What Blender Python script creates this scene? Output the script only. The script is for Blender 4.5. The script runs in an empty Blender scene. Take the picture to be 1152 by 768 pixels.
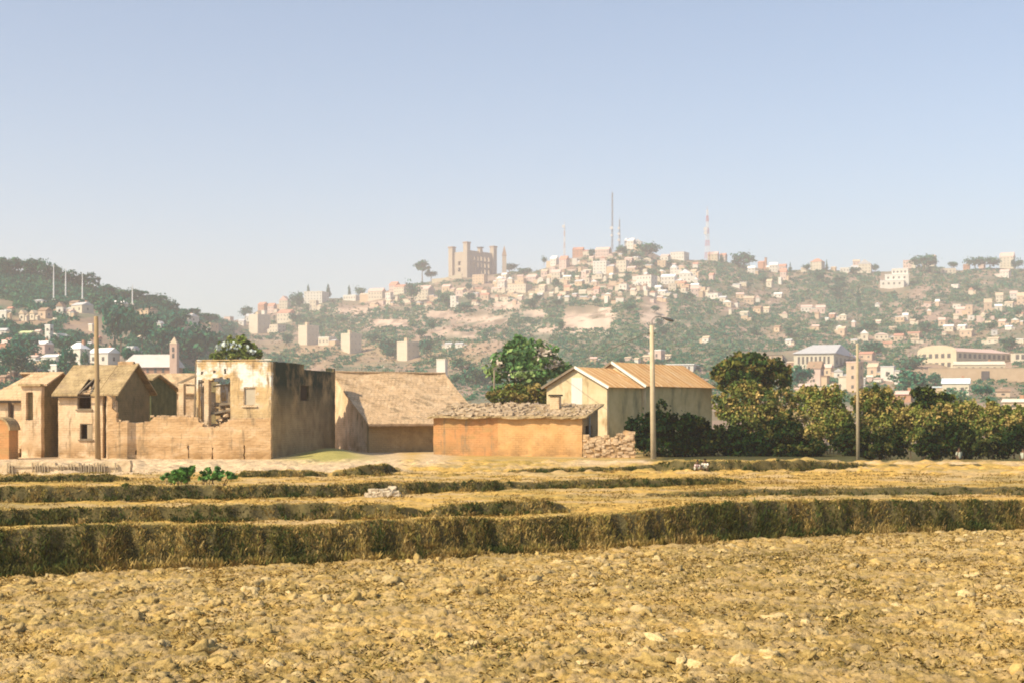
import bpy, math, random
import numpy as np
from mathutils import Vector, Matrix

random.seed(11)
RNG = np.random.default_rng(11)
scene = bpy.context.scene
COL = scene.collection
F = 1600.0          # focal length in photo pixels (photo 1152 wide)
HZ = 460.0          # photo row of the horizon
CAMZ = 4.0
PLAT = 0.6

# ------------------------------------------------------------------ noise
def _hash(ix, iy, seed):
    n = (ix.astype(np.int64) * 374761393 + iy.astype(np.int64) * 668265263 + seed * 974711) & 0xFFFFFFFF
    n = ((n ^ (n >> 13)) * 1274126177) & 0xFFFFFFFF
    n = (n ^ (n >> 16)) & 0xFFFFFFFF
    return n.astype(np.float64) / 4294967295.0

def vnoise(x, y, seed=0):
    x = np.asarray(x, float); y = np.asarray(y, float)
    x0 = np.floor(x); y0 = np.floor(y)
    fx = x - x0; fy = y - y0
    fx = fx * fx * fx * (fx * (fx * 6 - 15) + 10); fy = fy * fy * fy * (fy * (fy * 6 - 15) + 10)
    a = _hash(x0, y0, seed); b = _hash(x0 + 1, y0, seed)
    c = _hash(x0, y0 + 1, seed); d = _hash(x0 + 1, y0 + 1, seed)
    return (a * (1 - fx) + b * fx) * (1 - fy) + (c * (1 - fx) + d * fx) * fy

def fbm(x, y, oct=4, seed=0, gain=.5):
    s = 0; a = 1; t = 0
    for o in range(oct):
        s = s + a * vnoise(x * 2 ** o + 17.3 * o, y * 2 ** o - 9.1 * o, seed + o); t += a; a *= gain
    return s / t

def sstep(a, b, x):
    t = np.clip((x - a) / (b - a), 0, 1)
    return t * t * (3 - 2 * t)

# ------------------------------------------------------------------ terrain
CREST = np.array([(-3000, 330), (-700, 330), (-200, 312), (0, 305), (40, 307), (60, 311), (100, 322), (125, 329), (150, 335), (180, 340), (200, 351),
    (225, 358), (245, 361), (262, 361), (275, 358), (290, 349), (310, 344), (330, 339), (345, 336), (370, 335), (400, 335),
    (430, 328), (460, 320), (490, 315), (508, 310), (556, 308), (575, 305), (600, 305), (620, 299), (640, 290), (660, 287),
    (690, 283), (705, 280), (725, 279), (745, 289), (780, 292), (800, 292), (830, 296), (850, 301), (880, 304), (920, 302),
    (960, 305), (1000, 305), (1020, 300), (1050, 299), (1080, 304), (1110, 301), (1152, 302), (1400, 310), (2200, 330), (4200, 340)], float)
def crest_e(px): return HZ - np.interp(px, CREST[:, 0], CREST[:, 1])
def crest_Y(px): return 1000 + 800 * sstep(190, 310, px)

# bank lines: photo columns -> (base row, top row); lvl0 = field in front, lvl1 = field behind
BANKS = [
 dict(z0=0.0, zb=.45, w=1.0, pts=[(-400, 662, 604), (0, 648, 593), (150, 641, 591), (300, 635, 590), (340, 634, 594), (425, 630, 584), (500, 626, 582), (576, 622, 581),
      (640, 619, 580), (726, 614, 573), (790, 610, 566), (876, 605, 563), (1026, 599, 562), (1152, 594, 563), (1600, 582, 556)]),
 dict(z0=.45, zb=.5, w=.7, pts=[(-400, 600, 577), (0, 591, 571), (150, 588, 569), (300, 586, 567), (440, 583, 566), (462, 582, 570), (480, 581, 575), (495, 581, 566), (560, 579, 562), (610, 578, 561), (632, 577, 566), (645, 577, 574), (700, 576, 575.9), (1600, 572, 571.9)]),
 dict(z0=.5, zb=.55, w=.8, pts=[(-400, 585, 584.9), (0, 574, 573.9), (300, 570, 569.9), (500, 565, 564.9), (640, 561, 560.9), (700, 559, 558.5), (760, 558, 552), (860, 557, 549), (1000, 556.5, 547.5), (1152, 556, 546.5), (1600, 553, 543)]),
 dict(z0=.55, zb=.6, w=.8, pts=[(-400, 576, 556), (0, 566, 546), (150, 563, 545), (300, 560, 545), (430, 556, 542), (500, 553, 540), (560, 551, 540), (600, 550, 542), (650, 549, 538), (740, 547, 537), (800, 545, 536), (835, 544, 540), (870, 543, 542.8), (1600, 540, 539.9)]),
 dict(z0=.6, zb=.6, w=1.3, pts=[(-400, 544, 536), (0, 542, 534), (120, 541, 533), (150, 540, 537), (170, 539, 538.9), (262, 537, 536.9), (275, 537, 529), (350, 536, 528), (372, 535, 533), (382, 535, 529), (405, 535, 523), (432, 534, 521), (446, 532, 527), (455, 533, 532.9), (560, 533, 532.9), (575, 532, 528), (640, 531, 526), (720, 529, 524), (745, 528.5, 519),
      (775, 530, 517), (850, 530, 517), (930, 528.5, 517.5), (958, 527, 520), (975, 525, 523), (1152, 525, 523), (1600, 524, 522)]),
]
XB = 0.55, 0.55
def _bankline(b):
    us, yb, zt = [], [], []
    for px, rb, rt in b['pts']:
        Y = (CAMZ - b['z0']) * F / (rb - HZ)
        z = CAMZ - (rt - HZ) * (Y + .3) / F - .05
        us.append((px - 576) / F); yb.append(Y); zt.append(z)
    return np.array(us), np.array(yb), np.array(zt)
for b in BANKS: b['line'] = _bankline(b)

def ground_near(X, Y, detail=True):
    """terraced fields up to the village; returns z and the bank-face / bank-top masks"""
    u = X / np.maximum(Y, 1.0)
    z = np.zeros_like(X)
    face = np.zeros_like(X); top = np.zeros_like(X)
    wob = (fbm(X * .55, Y * .2, 3, 5) - .5) * .9
    wob2 = (fbm(X * 2.3, Y * 1.1, 2, 9) - .5) * .28
    for i, b in enumerate(BANKS):
        us, yb, zt = b['line']
        base = np.interp(u, us, yb) + wob * (.6 if i else .5) + wob2
        tz = np.interp(u, us, zt) + (fbm(X * 1.3, Y * .3, 3, 31 + i) - .5) * .16
        d = Y - base
        lv0 = b['z0']; lv1 = b['zb']
        wf = (.5, .42, .6, .45, .5)[i]
        d = d + (fbm(X * 2.2, Y * 2.6, 3, 44 + i) - .5) * .32
        up = sstep(0, wf, d); dn = sstep(b['w'], b['w'] + .9, d)
        h = np.maximum(tz - lv0, 0)
        step = (lv1 - lv0) * sstep(.1, b['w'], d)
        ridge = lv0 + h * up
        zz = ridge * (1 - dn) + lv1 * dn
        z = np.where(d > 0, zz, z) if i else np.where(d > 0, zz, 0.0)
        on = h > .06
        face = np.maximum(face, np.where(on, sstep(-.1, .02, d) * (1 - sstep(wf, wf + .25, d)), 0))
        top = np.maximum(top, np.where(on, sstep(wf - .05, wf + .2, d) * (1 - sstep(b['w'] + .2, b['w'] + 1.0, d)), 0))
    px = 576 + F * u
    # grassy mound by the tall ruin, rise at the orange wall, sunken path on the right
    z = z + .55 * np.exp(-(((px - 372) / 34) ** 2) - ((Y - 104) / 5.5) ** 2)
    z = z + .18 * np.exp(-(((px - 480) / 18) ** 2) - ((Y - 103) / 3) ** 2)
    z = z - .95 * sstep(960, 1010, px) * sstep(95.5, 98.5, Y) * (1 - sstep(112, 125, Y))
    return z, face, top

def ground_far(X, Y):
    u = X / np.maximum(Y, 1.0); px = 576 + F * u
    Yc = crest_Y(px); e = crest_e(px)
    zc = CAMZ + e * Yc / F
    s = np.clip((Y - 140) / (Yc - 140), 0, 1)
    z = PLAT + (zc - PLAT) * s ** 2.1
    back = np.clip((Y - Yc) / 1000, 0, 1.2)
    z = z * (1 - .75 * sstep(0, 1, back))
    rel = (fbm(X / 70, Y / 110, 4, 77) - .5) * 2
    z = z + rel * 9 * np.clip(s * 2.5, 0, 1) * (1 - .93 * sstep(.82, 1.0, s)) * np.clip((1.6 - s), 0, 1)
    return z

def H(X, Y):
    X = np.asarray(X, float); Y = np.asarray(Y, float)
    n, _, _ = ground_near(X, Y)
    f = ground_far(X, Y)
    t = sstep(112, 140, Y)
    return n * (1 - t) + f * t

def Hs(x, y): return float(H(np.array([x]), np.array([y]))[0])

def depth_at(px, py):
    """depth at which the hillside meets a viewing ray (arrays)"""
    px = np.asarray(px, float); py = np.asarray(py, float)
    best = np.empty(px.shape)
    T = np.linspace(0, 1, 170)[None]
    for i in range(0, len(px), 8000):
        p = px[i:i + 8000, None]; e = (HZ - py[i:i + 8000, None]) / F; u = (p - 576) / F
        hi = crest_Y(p); Y = 142.0 + (hi - 142.0) * T
        dz = ground_far(u * Y, Y) - (CAMZ + e * Y)
        ok = dz >= 0; j = np.where(ok.any(1), ok.argmax(1), T.shape[1] - 1); j = np.maximum(j, 1); r = np.arange(len(j))
        d0, d1 = dz[r, j - 1], dz[r, j]; t = np.clip(-d0 / np.where(abs(d1 - d0) < 1e-9, 1, d1 - d0), 0, 1)
        best[i:i + 8000] = Y[r, j - 1] + (Y[r, j] - Y[r, j - 1]) * t
    return best

def W(px, py, Y):
    return Vector(((px - 576) / F * Y, Y, CAMZ - (py - HZ) / F * Y))

# ------------------------------------------------------------------ materials
MATS = {}
def new_mat(name):
    m = bpy.data.materials.new(name); m.use_nodes = True
    nt = m.node_tree; nt.nodes.clear()
    out = nt.nodes.new('ShaderNodeOutputMaterial'); b = nt.nodes.new('ShaderNodeBsdfPrincipled')
    nt.links.new(b.outputs[0], out.inputs[0])
    b.inputs['Specular IOR Level'].default_value = .15
    return m, nt, b

def mat(name, cols, scale=2.0, rough=.9, bump=0.0, stretch=(1, 1, 1), contrast=.25, fine=8.0, attr=None, translucent=0.0, spec=.15, metal=0.0):
    """noise-mottled procedural material; cols = 1..4 colours from dark to light"""
    if name in MATS: return MATS[name]
    m, nt, b = new_mat(name); N = nt.nodes; L = nt.links
    b.inputs['Roughness'].default_value = rough
    b.inputs['Specular IOR Level'].default_value = spec
    b.inputs['Metallic'].default_value = metal
    tc = N.new('ShaderNodeTexCoord'); mp = N.new('ShaderNodeMapping')
    mp.inputs['Scale'].default_value = stretch
    L.new(tc.outputs['Object'], mp.inputs[0])
    n1 = N.new('ShaderNodeTexNoise'); n1.inputs['Scale'].default_value = scale; n1.inputs['Detail'].default_value = 6; n1.inputs['Roughness'].default_value = .65
    L.new(mp.outputs[0], n1.inputs['Vector'])
    if attr:
        at = N.new('ShaderNodeAttribute'); at.attribute_name = attr
        mr = N.new('ShaderNodeMapRange'); mr.inputs[3].default_value = 1 - contrast; mr.inputs[4].default_value = 1 + contrast
        mr.inputs[1].default_value = .25; mr.inputs[2].default_value = .75
        L.new(n1.outputs[0], mr.inputs[0])
        mx = N.new('ShaderNodeVectorMath'); mx.operation = 'SCALE'
        L.new(at.outputs['Color'], mx.inputs[0]); L.new(mr.outputs[0], mx.inputs['Scale'])
        L.new(mx.outputs[0], b.inputs['Base Color']); colout = mx.outputs[0]
    else:
        cr = N.new('ShaderNodeValToRGB'); e = cr.color_ramp.elements
        k = len(cols)
        if k == 1: cols = [cols[0], cols[0]]; k = 2
        e[0].position = .5 - contrast; e[1].position = .5 + contrast
        e[0].color = (*cols[0], 1); e[1].color = (*cols[-1], 1)
        for i in range(1, k - 1):
            q = e.new(.5 - contrast + 2 * contrast * i / (k - 1)); q.color = (*cols[i], 1)
        L.new(n1.outputs[0], cr.inputs[0]); L.new(cr.outputs[0], b.inputs['Base Color']); colout = cr.outputs[0]
    if bump:
        n2 = N.new('ShaderNodeTexNoise'); n2.inputs['Scale'].default_value = fine; n2.inputs['Detail'].default_value = 5
        L.new(mp.outputs[0], n2.inputs['Vector'])
        bp = N.new('ShaderNodeBump'); bp.inputs['Strength'].default_value = 1; bp.inputs['Distance'].default_value = bump
        L.new(n2.outputs[0], bp.inputs['Height']); L.new(bp.outputs[0], b.inputs['Normal'])
    if translucent:
        tr = N.new('ShaderNodeBsdfTranslucent'); ms = N.new('ShaderNodeMixShader'); ms.inputs[0].default_value = translucent
        L.new(colout, tr.inputs[0]); L.new(b.outputs[0], ms.inputs[1]); L.new(tr.outputs[0], ms.inputs[2])
        L.new(ms.outputs[0], nt.nodes['Material Output'].inputs[0])
    MATS[name] = m
    return m

def add_patches(m, color, scale, lo, hi, stretch=(1, 1, 1), seedoff=0.0, zlo=None, zhi=None):
    """plaster / mould / dirt patches with a shape of their own over a material"""
    nt = m.node_tree; N = nt.nodes; L = nt.links
    b = [n for n in N if n.type == 'BSDF_PRINCIPLED'][0]
    src = b.inputs['Base Color'].links[0].from_socket
    tc = N.new('ShaderNodeTexCoord'); mp = N.new('ShaderNodeMapping'); mp.inputs['Scale'].default_value = stretch
    mp.inputs['Location'].default_value = (seedoff, seedoff * .7, seedoff * 1.3)
    L.new(tc.outputs['Object'], mp.inputs[0])
    n = N.new('ShaderNodeTexNoise'); n.inputs['Scale'].default_value = scale; n.inputs['Detail'].default_value = 7; n.inputs['Roughness'].default_value = .6
    L.new(mp.outputs[0], n.inputs['Vector'])
    r = N.new('ShaderNodeMapRange'); r.inputs[1].default_value = lo; r.inputs[2].default_value = hi
    L.new(n.outputs[0], r.inputs[0])
    fac = r.outputs[0]
    if zlo is not None:
        sp = N.new('ShaderNodeSeparateXYZ'); L.new(tc.outputs['Object'], sp.inputs[0])
        zr = N.new('ShaderNodeMapRange'); zr.inputs[1].default_value = zlo; zr.inputs[2].default_value = zhi
        L.new(sp.outputs[2], zr.inputs[0])
        mu = N.new('ShaderNodeMath'); mu.operation = 'MULTIPLY'; L.new(fac, mu.inputs[0]); L.new(zr.outputs[0], mu.inputs[1]); fac = mu.outputs[0]
    mx = N.new('ShaderNodeMix'); mx.data_type = 'RGBA'
    L.new(fac, mx.inputs[0]); L.new(src, mx.inputs[6]); mx.inputs[7].default_value = (*color, 1)
    L.new(mx.outputs[2], b.inputs['Base Color'])
    return m

# ------------------------------------------------------------------ mesh helpers
def mesh_arrays(name, verts, faces, col=None, smooth=False):
    """verts (N,3), faces (M,k) -> mesh"""
    verts = np.asarray(verts, np.float32); faces = np.asarray(faces, np.int32)
    me = bpy.data.meshes.new(name)
    me.vertices.add(len(verts)); me.vertices.foreach_set('co', verts.ravel())
    k = faces.shape[1]
    me.loops.add(faces.size); me.loops.foreach_set('vertex_index', faces.ravel())
    me.polygons.add(len(faces)); me.polygons.foreach_set('loop_start', np.arange(0, faces.size, k, dtype=np.int32))
    if smooth: me.polygons.foreach_set('use_smooth', np.ones(len(faces), bool))
    me.update(calc_edges=True)
    if col is not None:
        a = me.attributes.new('tint', 'FLOAT_COLOR', 'POINT')
        c = np.ones((len(verts), 4), np.float32); c[:, :3] = col
        a.data.foreach_set('color', c.ravel())
    return me

def link(name, me, m=None, parent=None, loc=(0, 0, 0), rz=0.0):
    o = bpy.data.objects.new(name, me)
    if m is not None and me is not None and not me.materials: me.materials.append(m)
    o.location = loc; o.rotation_euler = (0, 0, rz)
    if parent: o.parent = parent
    COL.objects.link(o)
    return o

def tag(o, label=None, cat=None, group=None, kind=None):
    if label: o['label'] = label
    if cat: o['category'] = cat
    if group: o['group'] = group
    if kind: o['kind'] = kind
    return o

def empty(name, loc, rz, label, cat, group=None):
    o = bpy.data.objects.new(name, None); o.location = loc; o.rotation_euler = (0, 0, rz); o.empty_display_size = .5
    COL.objects.link(o)
    return tag(o, label, cat, group)

class MB:
    def __init__(s): s.v = []; s.f = []
    def add(s, vs, fs):
        n = len(s.v); s.v += [tuple(v) for v in vs]; s.f += [tuple(i + n for i in f) for f in fs]; return s
    def box(s, x0, x1, y0, y1, z0, z1, j=0.0):
        vs = [(x, y, z) for z in (z0, z1) for y in (y0, y1) for x in (x0, x1)]
        if j: vs = [tuple(c + random.uniform(-j, j) for c in v) for v in vs]
        return s.add(vs, [(0, 2, 3, 1), (4, 5, 7, 6), (0, 1, 5, 4), (2, 6, 7, 3), (0, 4, 6, 2), (1, 3, 7, 5)])
    def prism(s, poly, a, b, axis='y'):
        """extrude a 2d polygon between a and b along axis; poly in (x,z) for 'y', (y,z) for 'x', (x,y) for 'z'"""
        n = len(poly)
        def P(p, t): return (p[0], t, p[1]) if axis == 'y' else ((t, p[0], p[1]) if axis == 'x' else (p[0], p[1], t))
        vs = [P(p, a) for p in poly] + [P(p, b) for p in poly]
        fs = [tuple(range(n)), tuple(range(2 * n - 1, n - 1, -1))] + [(i, i + n, (i + 1) % n + n, (i + 1) % n) for i in range(n)]
        return s.add(vs, fs)
    def bar(s, p, q, w, h=None):
        p = Vector(p); q = Vector(q); h = h or w; d = (q - p).normalized()
        up = Vector((0, 0, 1)) if abs(d.z) < .95 else Vector((1, 0, 0))
        a = d.cross(up).normalized() * w / 2; b = a.cross(d).normalized() * h / 2
        vs = [p - a - b, p + a - b, p + a + b, p - a + b, q - a - b, q + a - b, q + a + b, q - a + b]
        return s.add(vs, [(0, 3, 2, 1), (4, 5, 6, 7), (0, 1, 5, 4), (1, 2, 6, 5), (2, 3, 7, 6), (3, 0, 4, 7)])
    def tube(s, pts, rs, n=8, cap=True):
        pts = [Vector(p) for p in pts]; base = len(s.v)
        for i, p in enumerate(pts):
            d = (pts[min(i + 1, len(pts) - 1)] - pts[max(i - 1, 0)]).normalized()
            up = Vector((0, 0, 1)) if abs(d.z) < .9 else Vector((1, 0, 0))
            a = d.cross(up).normalized(); b = a.cross(d).normalized()
            for k in range(n):
                t = 2 * math.pi * k / n
                s.v.append(tuple(p + (a * math.cos(t) + b * math.sin(t)) * rs[i]))
        for i in range(len(pts) - 1):
            for k in range(n):
                s.f.append((base + i * n + k, base + i * n + (k + 1) % n, base + (i + 1) * n + (k + 1) % n, base + (i + 1) * n + k))
        if cap:
            s.f.append(tuple(base + k for k in range(n - 1, -1, -1)))
            e = base + (len(pts) - 1) * n
            s.f.append(tuple(e + k for k in range(n)))
        return s
    def mesh(s, name):
        me = bpy.data.meshes.new(name); me.from_pydata(s.v, [], s.f); me.update(); return me
    def build(s, name, m, parent=None, loc=(0, 0, 0), rz=0.0, bevel=0.0, smooth=False):
        me = s.mesh(name)
        if smooth:
            me.polygons.foreach_set('use_smooth', [True] * len(me.polygons))
        o = link(name, me, m, parent, loc, rz)
        if bevel:
            bv = o.modifiers.new('bevel', 'BEVEL'); bv.width = bevel; bv.segments = 1; bv.limit_method = 'ANGLE'
        return o

def wall_grid(mb, L, top, t, holes=(), y0=0.0, z0=0.0, step=.35, jit=.03, seed=1, rag=0.0, x0=0.0, axis='x'):
    """a wall along local x (or y) with real openings and an uneven outline. top = height or f(x)."""
    rr = random.Random(seed)
    tf = top if callable(top) else (lambda x: top)
    zmax = max(tf(x0 + L * i / 60) for i in range(61))
    xs = {x0, x0 + L}; zs = {z0, zmax}
    for h in holes:
        xs |= {h[0], h[1]}; zs |= {h[2], h[3]}
    def fill(vals, st):
        vals = sorted(vals); out = []
        for a, b in zip(vals, vals[1:]):
            if b - a < 1e-4: continue
            n = max(1, int(round((b - a) / st)))
            out += [a + (b - a) * i / n for i in range(n)]
        return out + [vals[-1]]
    xs = fill(xs, step); zs = fill(zs, step)
    nx, nz = len(xs), len(zs)
    F_ = [[False] * (nz - 1) for _ in range(nx - 1)]
    for i in range(nx - 1):
        for j in range(nz - 1):
            cx, cz = (xs[i] + xs[i + 1]) / 2, (zs[j] + zs[j + 1]) / 2
            ok = cz < tf(cx) + (rr.uniform(-rag, rag) if rag else 0)
            for h in holes:
                if h[0] < cx < h[1] and h[2] < cz < h[3]: ok = False
            F_[i][j] = ok
    J = {}
    def node(i, j, s):
        k = (i, j)
        if k not in J:
            J[k] = (rr.uniform(-jit, jit), rr.uniform(-jit, jit), rr.uniform(-jit, jit) * .22, rr.uniform(-jit, jit) * .22)
        dx, dz, dy0, dy1 = J[k]
        zz = zs[j]
        if j == 0: dz = 0
        if j > 0 and zz > tf(min(max(xs[i], x0), x0 + L)) and not rag: zz = max(tf(xs[i]), zs[j - 1] + .01)
        y = (y0 + dy0) if s == 0 else (y0 + t + dy1)
        x = xs[i] + dx
        return (x, y, zz + dz) if axis == 'x' else (y, x, zz + dz)
    idx = {}
    def V(i, j, s):
        k = (i, j, s)
        if k not in idx:
            idx[k] = len(mb.v); mb.v.append(node(i, j, s))
        return idx[k]
    def filled(i, j): return 0 <= i < nx - 1 and 0 <= j < nz - 1 and F_[i][j]
    for i in range(nx - 1):
        for j in range(nz - 1):
            if not F_[i][j]: continue
            fs = [(V(i, j, 0), V(i + 1, j, 0), V(i + 1, j + 1, 0), V(i, j + 1, 0)), (V(i, j, 1), V(i, j + 1, 1), V(i + 1, j + 1, 1), V(i + 1, j, 1))]
            if not filled(i - 1, j): fs.append((V(i, j, 0), V(i, j + 1, 0), V(i, j + 1, 1), V(i, j, 1)))
            if not filled(i + 1, j): fs.append((V(i + 1, j, 0), V(i + 1, j, 1), V(i + 1, j + 1, 1), V(i + 1, j + 1, 0)))
            if not filled(i, j - 1): fs.append((V(i, j, 0), V(i, j, 1), V(i + 1, j, 1), V(i + 1, j, 0)))
            if not filled(i, j + 1): fs.append((V(i, j + 1, 0), V(i + 1, j + 1, 0), V(i + 1, j + 1, 1), V(i, j + 1, 1)))
            if axis == 'y': fs = [tuple(reversed(f)) for f in fs]
            mb.f += fs
    return mb

# ------------------------------------------------------------------ ground sheet
def build_ground():
    ui = np.arange(-.50, .50001, .0016)
    uo = np.concatenate([np.linspace(-2.6, -.54, 45), ui, np.linspace(.54, 2.6, 45)])
    rows = np.concatenate([np.linspace(3, 18.5, 18), np.arange(19, 50, .06), np.arange(50, 112, .13), 112 * (3200 / 112) ** np.linspace(0, 1, 250)])
    U, Y = np.meshgrid(uo, rows)
    X = U * Y
    zn, face, top = ground_near(X, Y)
    zf = ground_far(X, Y)
    t = sstep(112, 140, Y)
    PX = 576 + F * U
    # ploughed clods and stubble relief
    us, yb, _ = BANKS[0]['line']
    first = Y < np.interp(U, us, yb)
    fl = sstep(19, 21, Y) * (1 - sstep(93, 97, Y))
    cl = np.clip(fbm(X * 3.1, Y * 3.1, 4, 101, .55) - .48, 0, 1) * 4
    cl = cl * (.35 + 1.0 * fbm(X * .5, Y * .5, 2, 140))
    bumpy = (fbm(X * .7, Y * .9, 2, 120) - .5) * .08 + np.minimum(cl, .5) * .06 + (fbm(X * 4.5, Y * 4.5, 3, 128) - .5) * .10 + (fbm(X * 9, Y * 7, 2, 130) - .5) * .13
    zn = zn + np.where(first, bumpy, ((fbm(X * 1.2, Y * 1.2, 4, 150) - .5) * (.16 + .34 * sstep(70, 76, Y)) + (fbm(X * 5, Y * 5, 2, 133) - .5) * .06)) * fl * (1 - .3 * face)
    Z = zn * (1 - t) + zf * t
    # surface colours, with shade among grass and under bushes painted in
    def c(*a): return np.array(a, float)
    n1 = fbm(X * .35, Y * .5, 4, 200)[..., None]; n2 = fbm(X * 2.2, Y * 2.2, 3, 210)[..., None]
    n3 = fbm(X * 5, Y * 5, 3, 220, .7)[..., None]
    soil = c(.40, .275, .10) * (.5 + 1.0 * n3); straw = c(.38, .245, .075) * (.5 + 1.0 * n3); brown = c(.18, .125, .036)
    pale = c(.58, .42, .255)
    k = sstep(.42, .62, n2)
    fieldc = soil * k + straw * (1 - k)
    kb = sstep(.52, .72, n1) * .55
    fieldc = fieldc * (1 - kb) + brown * kb
    kp = sstep(.5, .62, fbm(X * 3.1, Y * 3.1, 4, 101, .55))[..., None]
    fieldc = np.where(first[..., None], fieldc * (1 - .3 * kp) + pale * .8 * .3 * kp, fieldc)
    # upper terraces: yellow-olive stubble with pale bare patches
    up = straw * (1.05 + .3 * n1) * c(1.08, 1.04, .9)
    k2 = sstep(.5, .6, fbm(X * .25, Y * .8, 4, 230))[..., None]
    up = up * (1 - .6 * k2) + c(.48, .345, .19) * .6 * k2
    kg = (sstep(.5, .72, fbm(X * .2, Y * .6, 3, 240)) * .35)[..., None]
    up = up * (1 - kg) + c(.19, .17, .05) * kg
    fieldc = np.where(first[..., None], fieldc, up)
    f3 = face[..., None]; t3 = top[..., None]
    fieldc = fieldc * (1 - .92 * f3) + c(.07, .06, .025) * .92 * f3  # shade in the gaps between grass blades painted into the bank earth
    tc = c(.38, .265, .08) * (.7 + .6 * n2)
    fieldc = fieldc * (1 - .75 * t3) + tc * .75 * t3
    # bare pale earth of the village yard and path
    rowp = HZ + (CAMZ - PLAT) * F / Y
    yard = sstep(71, 77, Y + (fbm(X * .3, Y * .3, 2, 251) - .5) * 5) * (1 - sstep(440, 470, PX))
    path = np.exp(-((PX - (470 + (Y - 75) * .8)) / 22) ** 2) * sstep(80, 86, Y) * .9
    path = np.maximum(path, np.exp(-((rowp - (520.5 + (700 - PX) * .02)) / 2.2) ** 2) * sstep(600, 660, PX) * (1 - sstep(725, 745, PX)) * .85)
    path = np.maximum(path, np.exp(-((rowp - 521.5) / 1.5) ** 2) * sstep(925, 960, PX) * .6)
    yd = (np.clip(np.maximum(yard, path), 0, 1) * (1 - top * .85) * (1 - face))[..., None]
    fieldc = fieldc * (1 - yd) + pale * (.55 + .6 * n2 + .3 * n3) * yd
    gm = (np.exp(-(((PX - 365) / 48) ** 2) - ((Y - 99) / 7) ** 2) * 1.3).clip(0, .95)[..., None]
    fieldc = fieldc * (1 - gm) + c(.36, .31, .09) * (.8 + .4 * n2) * gm
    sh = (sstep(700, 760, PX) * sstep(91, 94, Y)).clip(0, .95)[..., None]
    fieldc = fieldc * (1 - sh) + c(.05, .055, .02) * sh  # ground under the bushes darkened: their shade put into the colour
    # hillside
    g1 = fbm(X / 42 + Y / 160, Y / 60, 5, 300); g2 = fbm(X / 12, Y / 20, 4, 310)
    sl = fbm((X + .35 * Y) / 60, (X - Y) / 9 / 10, 4, 320)
    hill = c(.35, .245, .18) * (.65 + .7 * g2[..., None])
    kk = sstep(.45, .62, g1)[..., None] * .8
    hill = hill * (1 - kk) + c(.20, .165, .10) * kk
    kv = sstep(.50, .60, g2 * .5 + sl * .5)[..., None] * .75
    hill = hill * (1 - kv) + c(.09, .13, .075) * kv
    py = HZ - (Z - CAMZ) * F / Y
    def blob(cx, cy, rx, ry, p=2): return np.exp(-(((PX + (g2 - .5) * 26 - cx) / rx) ** 2) ** (p / 2) - (((py + (g2 - .5) * 14 - cy) / ry) ** 2) ** (p / 2))
    rock = np.maximum.reduce([blob(662, 366, 27, 13, 6), blob(685, 358, 8, 16, 4), blob(737, 355, 15, 14, 4), blob(734, 378, 8, 14, 4), blob(570, 343, 24, 9, 3) * .9, blob(600, 352, 22, 5, 3) * .8, blob(548, 360, 30, 5, 3) * .8, blob(495, 352, 26, 4, 3) * .8,
                              blob(440, 362, 34, 5, 3) * .8, blob(520, 376, 34, 5, 3) * .8, blob(400, 352, 30, 5, 3) * .7, blob(610, 372, 22, 6, 3) * .7, blob(775, 372, 12, 6) * .4, blob(1010, 388, 40, 6) * .4])
    rock = (rock * sstep(.25, .42, g2)).clip(0, 1)[..., None]
    hill = hill * (1 - rock) + c(.70, .52, .39) * (.75 + .5 * fbm(X / 9, Y / 200, 3, 360)[..., None]) * rock
    terr = np.maximum.reduce([blob(430, 398, 130, 13, 6), blob(1100, 422, 90, 10, 6) * .5, blob(60, 362, 60, 4, 4) * .8, blob(230, 367, 30, 3, 4) * .8, blob(105, 372, 20, 6) * .6])
    tb = (terr * .75)[..., None]
    hill = hill * (1 - tb) + (c(.40, .27, .15) * (.7 + .6 * fbm(X / 30, Y / 6, 3, 340)[..., None])) * tb
    colr = fieldc * (1 - t[..., None]) + hill * t[..., None]
    nr, nc = U.shape
    idx = np.arange(nr * nc).reshape(nr, nc)
    faces = np.stack([idx[:-1, :-1], idx[:-1, 1:], idx[1:, 1:], idx[1:, :-1]], -1).reshape(-1, 4)
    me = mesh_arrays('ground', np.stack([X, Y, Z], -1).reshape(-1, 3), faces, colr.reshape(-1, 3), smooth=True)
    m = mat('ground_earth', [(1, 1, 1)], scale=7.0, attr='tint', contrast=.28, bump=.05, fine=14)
    tag(link('ground', me, m), kind='structure', label='dry ploughed field, stepped terraces and the hills behind')
    return
build_ground()

# ------------------------------------------------------------------ foliage and grass
def leaf_quads(C, size, rng, nrm=None, aspect=1.5):
    """C (n,3) centres -> diamond leaf faces"""
    n = len(C)
    d = rng.normal(size=(n, 3)); d /= np.linalg.norm(d, axis=1, keepdims=True)
    if nrm is not None:
        d = d * .8 + nrm; d /= np.linalg.norm(d, axis=1, keepdims=True)
    r = rng.normal(size=(n, 3)); a = np.cross(d, r); a /= np.linalg.norm(a, axis=1, keepdims=True); b = np.cross(d, a)
    s = (size * rng.uniform(.6, 1.4, n))[:, None]
    V = np.stack([C - a * s * aspect / 2, C - b * s / 2, C + a * s * aspect / 2, C + b * s / 2], 1).reshape(-1, 3)
    return V, np.arange(4 * n).reshape(n, 4)

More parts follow.
